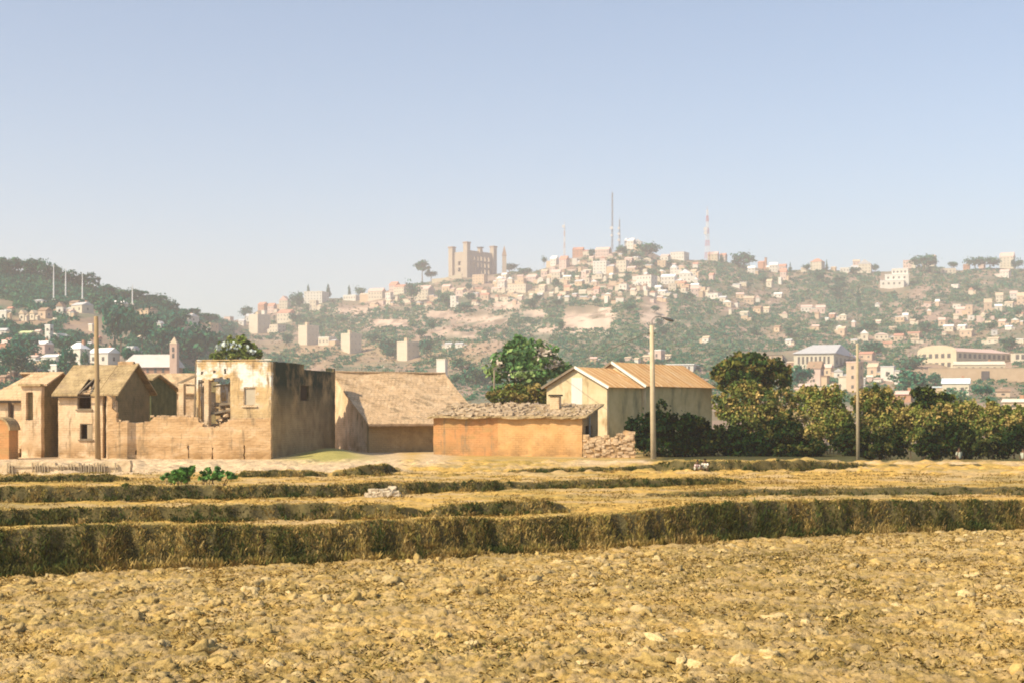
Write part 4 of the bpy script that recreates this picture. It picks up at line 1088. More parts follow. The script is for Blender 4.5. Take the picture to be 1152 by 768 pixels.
# ---- stake revetment at the yard edge
def stakes():
    Y0 = 76.2; X0 = (8 - 576) / F * Y0; g = Hs(X0, Y0); L = (131 - 8) / F * Y0
    root = empty('stake_fence', (X0, Y0, g), 0, 'low fence of grey upright stakes along the yard edge, far left', 'fence')
    m = MB(); rr = random.Random(14); x = 0
    pm = mat('grey_stakes', [(.22, .17, .11), (.38, .30, .20), (.54, .43, .29)], scale=3, stretch=(4, 4, .3))
    gaps = [(1.2, 1.9), (2.0, 2.35)]
    while x < L:
        px = 8 + x * F / Y0
        if rr.random() < .8 and not (17 < px < 30 or 57.5 < px < 61 or 124.5 < px < 127.5):
            hh = rr.uniform(.36, .56)
            m.bar((x, rr.uniform(-.03, .03), -.1), (x + rr.uniform(-.03, .03), 0, hh), rr.uniform(.06, .11), .05)
        x += rr.uniform(.11, .17)
    m.build('slat_panel', pm, root)
    m = MB(); m.bar((0, .07, .32), (L, .07, .28), .04); m.build('rail', pm, root)
    m = MB(); wall_grid(m, L + 2.2, lambda x: .56 + .06 * math.sin(x * 1.3) + .04 * math.sin(x * 4), .5, [], .12, -.3, seed=33, jit=.05, step=.25, x0=-1.5); 
    o = m.build('earth_kerb', mat('kerb_earth', [(.55, .40, .24), (.72, .56, .36)], scale=2, bump=.04), None, (X0, Y0, g)); tag(o, 'low crumbling earth kerb directly behind the stake fence', 'wall')
stakes()

# ---- pale rubble heaps on the second terrace
def rocks(px, row, wpx, hpx, lab, seed):
    Y = (CAMZ - .55) * F / (row - HZ); X = (px - 576) / F * Y; g = Hs(X, Y); k = Y / F
    rr = random.Random(seed); m = MB()
    for i in range(int(26 * wpx / 10)):
        t = rr.uniform(-1, 1); x = t * wpx * k / 2; z = rr.random() * hpx * k * (1 - t * t) ; s = rr.uniform(.05, .13)
        m.box(x - s, x + s, -s + rr.uniform(-.2, .2), s + rr.uniform(-.2, .2), z - s * .6, z + s * .8, s * .5)
    o = m.build('stone_heap', mat('pale_stone', [(.48, .38, .26), (.62, .52, .38)], scale=4, bump=.02), None, (X, Y, g))
    tag(o, lab, 'stones', 'pale stone heaps on the terrace')
rocks(437, 558, 22, 9, 'larger heap of pale whitish stones on the terrace', 3)
rocks(419, 558, 10, 6, 'small heap of whitish stones left of the larger heap', 4)

# ------------------------------------------------------------------ people
def skin_body(joints, edges, name, m, parent):
    """joints: (x,y,z,r); continuous surface grown with the Skin modifier"""
    me = bpy.data.meshes.new(name); me.from_pydata([j[:3] for j in joints], edges, []); me.update()
    o = bpy.data.objects.new(name, me); COL.objects.link(o)
    md = o.modifiers.new('skin', 'SKIN'); sd = o.modifiers.new('sub', 'SUBSURF'); sd.levels = 1; sd.render_levels = 1
    for i, j in enumerate(joints):
        sv = me.skin_vertices[0].data[i]; sv.radius = (j[3], j[3]); sv.use_root = (i == 0)
    dg = bpy.context.evaluated_depsgraph_get(); ev = o.evaluated_get(dg); nm = bpy.data.meshes.new_from_object(ev)
    bpy.data.objects.remove(o); 
    nm.materials.clear()
    nm.polygons.foreach_set('use_smooth', [True] * len(nm.polygons))
    return link(name, nm, m, parent)
SKIN = mat('skin', [(.13, .07, .04), (.17, .095, .055)], scale=5, rough=.6)
HAIR = mat('black_hair', [(.012, .01, .008), (.02, .016, .012)], scale=9)
def person(label, X, Y, g, rz, cloth, trousers, pose='stand', s=1.0):
    root = empty('person', (X, Y, g), rz, label, 'person')
    if pose == 'stand':
        J = [(0, 0, .95, .13), (0, 0, 1.15, .125), (0, .01, 1.36, .15), (0, .01, 1.47, .055), (0, -.01, 1.58, .085), (0, -.01, 1.68, .065),
             (.17, .01, 1.38, .06), (.24, .02, 1.12, .042), (.24, -.06, .88, .03), (.24, -.1, .80, .034),
             (-.17, .01, 1.38, .06), (-.24, .02, 1.12, .042), (-.23, -.08, .90, .03), (-.23, -.12, .82, .034),
             (.09, 0, .85, .095), (.10, -.02, .48, .062), (.10, .02, .09, .042), (.10, -.12, .04, .035),
             (-.09, 0, .85, .095), (-.10, -.01, .48, .062), (-.10, .03, .09, .042), (-.10, -.11, .04, .035)]
        hd = (0, -.01, 1.60); torso = [(0, 0, .86, .165), (0, 0, 1.05, .155), (0, .01, 1.25, .175), (0, .01, 1.40, .12)]
        arms = [[(.15, .01, 1.39, .078), (.235, .02, 1.12, .06)], [(-.15, .01, 1.39, .078), (-.235, .02, 1.12, .06)]]
        legs = [[(.09, 0, .88, .115), (.10, -.02, .48, .08), (.10, .02, .14, .06)], [(-.09, 0, .88, .115), (-.10, -.01, .48, .08), (-.10, .03, .14, .06)]]
    else:  # crouching, washing at the bank
        J = [(0, .1, .22, .14), (0, 0, .40, .13), (0, -.1, .60, .145), (0, -.16, .70, .055), (0, -.22, .79, .085), (0, -.25, .88, .065),
             (.17, -.12, .60, .058), (.22, -.26, .42, .042), (.16, -.42, .30, .03), (.14, -.47, .25, .034),
             (-.17, -.12, .60, .058), (-.22, -.26, .42, .042), (-.16, -.42, .30, .03), (-.14, -.47, .25, .034),
             (.10, .05, .20, .095), (.17, -.30, .36, .065), (.14, -.10, .07, .042), (.14, -.24, .04, .035),
             (-.10, .05, .20, .095), (-.17, -.30, .36, .065), (-.14, -.10, .07, .042), (-.14, -.24, .04, .035)]
        hd = (0, -.23, .81); torso = [(0, .12, .20, .17), (0, .02, .38, .155), (0, -.09, .56, .17), (0, -.13, .64, .11)]
        arms = [[(.15, -.12, .61, .075), (.22, -.26, .42, .058)], [(-.15, -.12, .61, .075), (-.22, -.26, .42, .058)]]
        legs = [[(.10, .05, .20, .11), (.17, -.30, .37, .082), (.14, -.10, .12, .06)], [(-.10, .05, .20, .11), (-.17, -.30, .37, .082), (-.14, -.10, .12, .06)]]
    E = [(0, 1), (1, 2), (2, 3), (3, 4), (4, 5), (2, 6), (6, 7), (7, 8), (8, 9), (2, 10), (10, 11), (11, 12), (12, 13), (0, 14), (14, 15), (15, 16), (16, 17), (0, 18), (18, 19), (19, 20), (20, 21)]
    # five fingers per hand
    for hnd in (9, 13):
        hx, hy, hz, _ = J[hnd]
        for q, (dx, L) in enumerate([(-.03, .07), (-.01, .085), (.01, .08), (.028, .065)]):
            J.append((hx + dx, hy - .02, hz - L, .009)); E.append((hnd, len(J) - 1))
        J.append((hx - math.copysign(.045, hx), hy - .03, hz - .02, .011)); E.append((hnd, len(J) - 1))
    skin_body(J, E, 'body', SKIN, root)
    # face: nose, brow; hair cap
    def ball(c, r, n, mm, cut=None):
        import bmesh
        bm = bmesh.new(); bmesh.ops.create_uvsphere(bm, u_segments=12, v_segments=8, radius=1)
        for v in bm.verts:
            v.co = Vector((v.co.x * r[0], v.co.y * r[1], v.co.z * r[2]))
            if cut is not None and v.co.z < cut: v.co.z = cut; v.co.y += .02
        me = bpy.data.meshes.new(n); bm.to_mesh(me); bm.free(); me.polygons.foreach_set('use_smooth', [True] * len(me.polygons))
        return link(n, me, mm, root, c)
    ball((hd[0], hd[1] + .015, hd[2] + .035), (.092, .105, .105), 'hair', HAIR, cut=-.01)
    def chain(cs, n, mm):
        E2 = [(i, i + 1) for i in range(len(cs) - 1)]; return skin_body(cs, E2, n, mm, root)
    chain(torso, 'shirt', cloth)
    for a in arms: chain(a, 'sleeve', cloth)
    for l in legs: chain(l, 'trouser_leg', trousers)
    root.scale = (s, s, s)
    return root
PALEC = mat('pale_cloth', [(.36, .36, .27), (.46, .46, .35)], scale=6); PINKC = mat('pink_cloth', [(.66, .46, .42), (.78, .60, .55)], scale=6)
CREAMC = mat('cream_cloth', [(.74, .68, .55), (.82, .78, .68)], scale=6); NAVY = mat('dark_cloth', [(.03, .04, .05), (.06, .07, .09)], scale=6); KHAKI = mat('grey_green_cloth', [(.33, .33, .24), (.44, .44, .33)], scale=6)
def put_person(px, row_head, Y, hgt, *a, **k):
    X = (px - 576) / F * Y; z = zrow(row_head, Y) - hgt
    g = Hs(X, Y)
    return X, Y, g
X, Y, g = put_person(1079, 503, 99.5, 1.72); person('person standing in pale clothes before the dark bushes', X, Y, g, rad(20), PALEC, KHAKI, s=1.0)
X, Y, g = put_person(1151, 504, 99.5, 1.72); person('person in dark clothes and pale top at the right edge', X, Y, g, rad(-60), PALEC, NAVY, s=.97)
X, Y, g = put_person(783, 525, 77.0, .88); person('crouching person in pink at the foot of the grassy bank', X, Y, g, rad(25), PINKC, PALEC, 'crouch', s=.72)
X, Y, g = put_person(793.5, 521, 77.2, .88); person('crouching person in cream with dark hair, right of the pink one', X, Y, g, rad(-15), CREAMC, PALEC, 'crouch', s=.8)

# ------------------------------------------------------------------ the town on the hill
WALLC = {'white': [(.56, .52, .45), (.70, .66, .58)], 'cream': [(.52, .45, .34), (.64, .57, .45)], 'tan': [(.50, .36, .23), (.62, .47, .32)], 'pink': [(.50, .37, .31), (.62, .48, .41)],
         'orange': [(.48, .35, .24), (.58, .44, .32)], 'brick': [(.36, .19, .12), (.48, .28, .18)], 'grey': [(.42, .40, .37), (.55, .53, .50)], 'ochre': [(.50, .42, .29), (.60, .51, .37)]}
ROOFC = {'white': [(.76, .74, .72), (.86, .84, .82)], 'grey': [(.44, .43, .43), (.58, .57, .57)], 'red': [(.46, .22, .15), (.58, .31, .22)], 'tan': [(.50, .38, .26), (.62, .49, .35)],
         'brown': [(.26, .17, .11), (.38, .26, .18)], 'green': [(.50, .56, .26), (.62, .66, .36)], 'pink': [(.60, .40, .33), (.70, .52, .45)], 'blue': [(.58, .68, .74), (.70, .78, .84)], 'dark': [(.10, .09, .09), (.18, .16, .15)]}
WM = {k: mat('wall_' + k, v, scale=.35, bump=.0) for k, v in WALLC.items()}
RM = {k: mat('town_roof_' + k, v, scale=.4, bump=.0) for k, v in ROOFC.items()}
GLASS = mat('dark_window', [(.07, .065, .06), (.14, .125, .11)], scale=2, rough=.35, spec=.4)
winmesh = MB().box(-.5, .5, -.06, .02, 0, 1).mesh('window'); winmesh.materials.append(GLASS)
doormesh = MB().box(-.5, .5, -.06, .02, 0, 1).mesh('door'); doormesh.materials.append(mat('brown_door', [(.14, .08, .05), (.22, .14, .09)], scale=3))
TOWN = []   # (root, px, row, wallname, roofname, type, w)
LABELS_USED = set()

def add_windows(root, w, d, h, cols, rows, side=True, ww=None, wh=None, z0=None):
    ww = ww or min(1.1, w / cols * .35); fh = h / rows; wh = wh or fh * .34
    for r in range(rows):
        for c in range(cols):
            o = link('window', winmesh, None, root, (w * (c + .5) / cols, 0, fh * r + fh * .32)); o.scale = (ww, 1, wh)
    if side:
        sc = max(1, int(cols * d / w * .7))
        for r in range(rows):
            for c in range(sc):
                o = link('window', winmesh, None, root, (w, d * (c + .5) / sc, fh * r + fh * .32), math.pi / 2); o.scale = (min(ww, d / sc * .5), 1, wh)

def roof_mesh(kind, w, d, h, rh, ov, flat_t=.5):
    m = MB()
    if kind == 'flat':
        m.box(-ov, w + ov, -ov, d + ov, h + .003, h + flat_t)
    elif kind == 'gable':
        m.add([(-ov, -ov, h), (w + ov, -ov, h), (w + ov, d + ov, h), (-ov, d + ov, h), (-ov, d / 2, h + rh), (w + ov, d / 2, h + rh)], [(0, 3, 2, 1), (0, 1, 5, 4), (2, 3, 4, 5), (0, 4, 3), (1, 2, 5)])
    elif kind == 'front':
        m.add([(-ov, -ov, h), (w + ov, -ov, h), (w + ov, d + ov, h), (-ov, d + ov, h), (w / 2, -ov, h + rh), (w / 2, d + ov, h + rh)], [(0, 3, 2, 1), (1, 2, 5, 4), (3, 0, 4, 5), (0, 1, 4), (2, 3, 5)])
    elif kind == 'hip':
        i = min(w, d) * .42
        m.add([(-ov, -ov, h), (w + ov, -ov, h), (w + ov, d + ov, h), (-ov, d + ov, h), (i, d / 2, h + rh), (w - i, d / 2, h + rh)], [(0, 3, 2, 1), (0, 1, 5, 4), (1, 2, 5), (2, 3, 4, 5), (3, 0, 4)])
    return m

def town_house(px, row, wpx, hpx, wall='cream', roof='red', kind='gable', th=None, label=None, name='house', Y=None, dep=None, win=True, cat='house'):
    Y = Y or float(depth_at(np.array([px]), np.array([row]))[0])
    k = Y / F
    th = rad(th if th is not None else random.uniform(-38, -12))
    c, s = math.cos(th), abs(math.sin(th))
    W_ = wpx * k; H_ = hpx * k
    dr = dep or random.uniform(.7, 1.0)
    w = W_ / (c + dr * s) ; d = w * dr
    if dep and dep > 1.5: w = W_ / (c + dep * s); d = w * dep
    rh = {'flat': .6, 'gable': H_ * .32, 'front': H_ * .35, 'hip': H_ * .3}[kind]
    h = H_ - rh
    X = (px - wpx / 2 - 576) * k
    z = zrow(row, Y)
    root = empty(name, (X, Y, z), th, label or '', cat)
    root.location.z = z
    link('wall', MB().box(0, w, 0, d, -6, h - .001).mesh('wall'), WM[wall], root)
    link('roof', roof_mesh(kind, w, d, h, rh, .35 if kind != 'flat' else .15).mesh('roof'), RM[roof], root)
    if win and wpx >= 8 and hpx >= 6:
        rows = max(1, min(4, int(h / 3.2))); cols = max(1, min(7, int(w / 3.4)))
        add_windows(root, w, d, h, cols, rows, side=wpx >= 9)
    if wpx >= 22 and kind != 'flat':
        link('chimney', MB().box(w * .7, w * .7 + .9, d * .55, d * .55 + .9, h, h + rh + .9).mesh('chimney'), WM['brick'], root)
    if not label and wpx >= 7 and random.random() < .6:   # a lower wing built on
        aw, ah = w * random.uniform(.35, .7), h * random.uniform(.4, .75)
        ax = random.choice([-aw - .01, w + .01]); ad = d * random.uniform(.5, .8)
        wg = link('wing', MB().box(ax, ax + aw, .4, .4 + ad, -6, ah).mesh('wing'), WM[random.choice([wall, 'cream', 'tan'])], root)
        ap = roof_mesh(random.choice(['gable', 'flat']), aw, ad, ah + .003, H_ * .16, .25, .4).mesh('roof')
        ap.transform(Matrix.Translation((ax, .4, 0))); link('roof', ap, RM[random.choice([roof, 'tan', 'grey'])], wg)
    TOWN.append((root, px, row, wall, roof, kind, wpx, label))
    return root

HOUSES = [
 # left wooded hill
 (5, 361, 11, 12, 'white', 'white', 'flat'), (26, 361, 9, 12, 'cream', 'tan', 'front'), (38, 360, 9, 11, 'cream', 'tan', 'front'), (50, 358, 15, 12, 'orange', 'brown', 'gable'), (68, 354, 10, 14, 'white', 'brown', 'front'),
 (92, 352, 24, 12, 'cream', 'grey', 'gable'), (84, 346, 12, 8, 'tan', 'brown', 'gable'), (44, 342, 12, 5, 'grey', 'grey', 'gable'), (134, 350, 17, 12, 'cream', 'white', 'gable'), (134, 370, 9, 8, 'cream', 'tan', 'flat'), (103, 373, 7, 9, 'cream', 'white', 'flat'),
 (55, 384, 9, 19, 'white', 'white', 'flat'), (65, 383, 17, 8, 'white', 'white', 'flat'), (30, 380, 17, 8, 'cream', 'green', 'gable'), (4, 378, 10, 9, 'white', 'grey', 'gable'), (7, 396, 20, 14, 'brick', 'pink', 'gable'), (45, 396, 23, 13, 'pink', 'white', 'gable'),
 (88, 410, 24, 25, 'white', 'white', 'hip'), (116, 410, 33, 19, 'white', 'white', 'gable'), (148, 400, 14, 11, 'white', 'grey', 'gable'), (34, 407, 24, 8, 'white', 'pink', 'gable'), (60, 409, 28, 11, 'white', 'white', 'gable'), (63, 425, 12, 16, 'white', 'white', 'flat'),
 (3, 406, 8, 11, 'white', 'grey', 'flat'), (34, 419, 20, 8, 'pink', 'brown', 'gable'), (166, 354, 24, 7, 'tan', 'brown', 'gable'), (180, 370, 8, 9, 'white', 'grey', 'front'), (210, 363, 25, 10, 'white', 'white', 'gable'), (230, 370, 26, 7, 'tan', 'tan', 'flat'), (233, 376, 7, 8, 'white', 'white', 'flat'),
 (257, 361, 10, 5, 'pink', 'grey', 'flat'), (272, 366, 8, 7, 'white', 'grey', 'gable'), (12, 352, 8, 7, 'cream', 'red', 'gable'), (110, 386, 9, 8, 'tan', 'red', 'gable'), (160, 384, 10, 7, 'cream', 'tan', 'gable'), (14, 424, 12, 8, 'brick', 'tan', 'gable'), (5, 430, 12, 9, 'brick', 'brown', 'gable'),
 # ridge left of palace
 (281, 362, 9, 9, 'white', 'grey', 'gable'), (296, 349, 12, 9, 'brick', 'red', 'gable'), (306, 352, 10, 11, 'pink', 'red', 'gable'), (297, 355, 6, 6, 'white', 'grey', 'flat'), (322, 362, 21, 14, 'cream', 'red', 'gable'), (320, 348, 12, 15, 'cream', 'pink', 'front'), (332, 359, 9, 8, 'cream', 'tan', 'gable'),
 (312, 374, 18, 9, 'cream', 'tan', 'flat'), (355, 341, 26, 13, 'white', 'cream2', 'flat'), (353, 350, 10, 12, 'cream', 'tan', 'flat'), (368, 388, 20, 9, 'cream', 'white', 'flat'), (396, 338, 20, 6, 'white', 'white', 'flat'), (424, 337, 20, 13, 'cream', 'pink', 'gable'), (444, 331, 13, 14, 'pink', 'red', 'gable'), (438, 338, 9, 9, 'white', 'tan', 'flat'),
 (452, 330, 18, 10, 'cream', 'red', 'gable'), (476, 337, 25, 16, 'cream', 'pink', 'gable'), (470, 331, 10, 8, 'white', 'grey', 'flat'), (511, 346, 9, 13, 'white', 'white', 'flat'), (503, 329, 12, 9, 'tan', 'pink', 'gable'), (519, 333, 13, 9, 'pink', 'tan', 'gable'), (540, 319, 17, 10, 'tan', 'tan', 'flat'),
 (565, 324, 11, 10, 'white', 'pink', 'gable'), (586, 328, 26, 8, 'cream', 'tan', 'flat'), (568, 314, 8, 7, 'cream', 'white', 'gable'), (505, 391, 9, 6, 'white', 'grey', 'gable'), (517, 391, 10, 6, 'white', 'grey', 'gable'),
 # summit
 (599, 319, 15, 10, 'pink', 'pink', 'gable'), (611, 329, 10, 9, 'cream', 'tan', 'gable'), (624, 299, 10, 11, 'white', 'white', 'gable'), (635, 302, 12, 14, 'pink', 'red', 'gable'), (626, 315, 12, 12, 'cream', 'pink', 'gable'), (613, 311, 9, 8, 'pink', 'tan', 'gable'), (651, 288, 14, 10, 'brick', 'red', 'gable'), (647, 298, 7, 7, 'white', 'white', 'flat'),
 (679, 289, 19, 11, 'pink', 'pink', 'gable'), (677, 308, 20, 14, 'white', 'white', 'flat'), (701, 306, 15, 13, 'cream', 'tan', 'flat'), (709, 279, 13, 11, 'white', 'white', 'gable'), (718, 278, 10, 9, 'grey', 'grey', 'front'), (749, 294, 12, 8, 'white', 'pink', 'gable'), (765, 292, 22, 8, 'white', 'pink', 'flat'), (745, 301, 11, 8, 'tan', 'tan', 'flat'),
 (728, 321, 24, 11, 'white', 'pink', 'flat'), (741, 328, 9, 7, 'white', 'white', 'gable'), (753, 320, 19, 12, 'white', 'white', 'gable'), (759, 308, 10, 10, 'white', 'white', 'front'), (772, 317, 16, 14, 'white', 'white', 'front'), (746, 332, 12, 6, 'white', 'white', 'gable'), (757, 327, 10, 8, 'cream', 'tan', 'flat'), (781, 311, 9, 8, 'cream', 'tan', 'gable'),
 (782, 334, 10, 13, 'pink', 'pink', 'gable'), (792, 334, 7, 11, 'tan', 'pink', 'flat'), (804, 337, 16, 7, 'white', 'grey', 'flat'), (803, 293, 14, 10, 'ochre', 'pink', 'gable'), (814, 293, 9, 8, 'pink', 'red', 'gable'),
 (846, 308, 10, 9, 'white', 'white', 'gable'), (871, 306, 11, 11, 'white', 'white', 'gable'), (881, 305, 10, 8, 'pink', 'red', 'gable'), (882, 315, 9, 13, 'pink', 'red', 'gable'), (878, 320, 5, 8, 'white', 'white', 'flat'), (866, 323, 8, 9, 'cream', 'tan', 'gable'), (876, 335, 11, 6, 'white', 'white', 'gable'), (857, 299, 9, 5, 'brick', 'red', 'gable'),
 (920, 304, 17, 13, 'cream', 'red', 'hip'), (938, 305, 7, 5, 'tan', 'tan', 'gable'), (951, 307, 12, 6, 'white', 'white', 'flat'), (974, 307, 17, 15, 'cream', 'grey', 'front'), (1022, 302, 12, 9, 'pink', 'red', 'flat'), (1048, 296, 12, 9, 'cream', 'pink', 'gable'), (1068, 308, 18, 6, 'cream', 'tan', 'flat'), (1134, 301, 19, 17, 'cream', 'pink', 'gable'), (1131, 312, 13, 9, 'white', 'pink', 'gable'),
 (1075, 325, 10, 5, 'white', 'white', 'flat'), (964, 299, 9, 7, 'pink', 'tan', 'gable'), (905, 306, 8, 5, 'cream', 'tan', 'gable'), (1088, 303, 9, 6, 'brick', 'brown', 'gable'), (1105, 300, 8, 5, 'pink', 'red', 'gable'),
 # right slope
 (843, 342, 13, 9, 'orange', 'tan', 'gable'), (833, 336, 10, 7, 'tan', 'pink', 'gable'), (829, 346, 6, 5, 'white', 'white', 'flat'), (838, 355, 12, 5, 'cream', 'cream2', 'gable'), (862, 353, 11, 8, 'cream', 'tan', 'gable'), (845, 342, 6, 5, 'white', 'grey', 'flat'), (795, 385, 10, 7, 'white', 'tan', 'gable'), (888, 388, 9, 7, 'white', 'grey', 'gable'), (875, 373, 9, 7, 'tan', 'brown', 'gable'),
 (908, 351, 14, 8, 'white', 'pink', 'gable'), (924, 353, 12, 10, 'pink', 'pink', 'gable'), (937, 358, 9, 6, 'brick', 'pink', 'gable'), (949, 360, 11, 7, 'cream', 'cream2', 'hip'), (931, 361, 6, 4, 'white', 'blue', 'flat'), (948, 377, 11, 10, 'orange', 'tan', 'gable'), (918, 372, 9, 7, 'tan', 'pink', 'gable'),
 (973, 383, 10, 12, 'cream', 'white', 'front'), (993, 382, 18, 8, 'cream', 'pink', 'hip'), (1012, 383, 13, 8, 'orange', 'red', 'gable'), (1029, 379, 17, 6, 'orange', 'red', 'gable'), (1013, 362, 12, 6, 'tan', 'white', 'flat'), (1019, 361, 7, 9, 'white', 'white', 'gable'), (1027, 365, 7, 6, 'cream', 'tan', 'gable'), (1030, 386, 10, 6, 'cream', 'tan', 'gable'), (1005, 372, 9, 5, 'orange', 'tan', 'gable'),
 (1081, 355, 12, 10, 'pink', 'pink', 'gable'), (1091, 355, 9, 12, 'orange', 'pink', 'flat'), (1112, 351, 9, 15, 'orange', 'tan', 'gable'), (1125, 340, 10, 11, 'cream', 'tan', 'gable'), (1124, 350, 9, 8, 'cream', 'white', 'gable'), (1141, 338, 9, 11, 'white', 'pink', 'gable'), (1150, 343, 12, 14, 'orange', 'tan', 'gable'), (1136, 346, 12, 7, 'cream', 'tan', 'gable'),
 (1060, 367, 9, 10, 'orange', 'pink', 'gable'), (1068, 372, 14, 7, 'cream', 'white', 'gable'), (1083, 371, 12, 6, 'white', 'white', 'gable'), (1088, 378, 17, 8, 'orange', 'tan', 'gable'), (1093, 361, 8, 6, 'white', 'white', 'flat'), (1102, 363, 7, 8, 'pink', 'cream2', 'flat'), (1076, 359, 7, 6, 'cream', 'tan', 'gable'), (1128, 368, 10, 9, 'orange', 'pink', 'gable'), (1135, 371, 9, 5, 'white', 'blue', 'gable'),
 (1118, 386, 16, 7, 'cream', 'tan', 'gable'), (1112, 368, 7, 7, 'cream', 'tan', 'gable'), (1148, 386, 10, 5, 'cream', 'white', 'flat'), (1044, 346, 10, 7, 'pink', 'brown', 'gable'), (1119, 377, 8, 6, 'grey', 'grey', 'flat'),
 # foot of the hill
 (741, 405, 15, 12, 'pink', 'white', 'flat'), (728, 406, 9, 7, 'orange', 'tan', 'gable'), (707, 406, 8, 5, 'pink', 'tan', 'gable'), (717, 408, 7, 6, 'white', 'tan', 'gable'),
 (918, 432, 20, 26, 'pink', 'brown', 'gable'), (932, 423, 12, 14, 'tan', 'pink', 'gable'), (944, 425, 12, 11, 'white', 'grey', 'front'), (962, 440, 20, 34, 'orange', 'pink', 'flat'), (983, 423, 15, 15, 'orange', 'tan', 'gable'), (976, 404, 20, 9, 'orange', 'red', 'gable'), (970, 436, 10, 12, 'grey', 'white', 'flat'),
 (1000, 428, 19, 17, 'white', 'grey', 'flat'), (1010, 432, 8, 9, 'white', 'white', 'flat'), (898, 426, 18, 8, 'tan', 'white', 'gable'), (893, 412, 16, 6, 'brick', 'tan', 'gable'), (906, 440, 14, 9, 'tan', 'pink', 'gable'), (1018, 452, 22, 13, 'brick', 'pink', 'gable'), (940, 440, 12, 9, 'tan', 'tan', 'gable'), (925, 443, 12, 8, 'orange', 'tan', 'flat'),
 (1077, 444, 34, 19, 'cream', 'blue', 'gable'), (1143, 460, 30, 12, 'tan', 'cream2', 'gable'), (1130, 446, 18, 9, 'orange', 'brown', 'gable'), (668, 407, 8, 6, 'tan', 'pink', 'gable'), (752, 404, 8, 6, 'cream', 'tan', 'gable'),
]
RM['cream2'] = mat('town_roof_cream', [(.64, .55, .42), (.76, .68, .55)], scale=.4)
# scattered little houses in the dense quarters: (centre px,row, half extents, count)
QUART = [(600, 325, 42, 14, 26), (650, 318, 45, 20, 26), (735, 318, 50, 18, 24), (690, 300, 60, 14, 12), (560, 332, 40, 12, 7), (840, 350, 45, 10, 7), (1095, 355, 55, 26, 10), (960, 362, 50, 16, 5), (1010, 395, 60, 10, 5), (700, 335, 60, 7, 7), (800, 325, 40, 12, 5), (455, 338, 40, 8, 8), (60, 375, 60, 22, 6), (940, 412, 50, 20, 8)]
rq = random.Random(77); taken = [(h[0], h[1]) for h in HOUSES]
extra = []
for cx, cy, rx, ry, n in QUART:
    tries = 0; got = 0
    while got < n and tries < 400:
        tries += 1
        x = cx + rq.uniform(-rx, rx); y = cy + rq.uniform(-ry, ry)
        if y < np.interp(x, CREST[:, 0], CREST[:, 1]) + 6: continue
        if any(abs(x - a) < 7.5 and abs(y - b_) < 4.8 for a, b_ in taken): continue
        if 633 < x < 695 and y > 342: continue
        taken.append((x, y)); got += 1
        extra.append((x, y, rq.uniform(4.5, 12), rq.uniform(4, 8.5), rq.choice(['cream', 'white', 'pink', 'orange', 'tan', 'cream', 'ochre']), rq.choice(['tan', 'pink', 'red', 'white', 'grey', 'brown', 'cream2']), rq.choice(['gable', 'gable', 'flat', 'front'])))
for h in HOUSES + extra:
    town_house(*h)

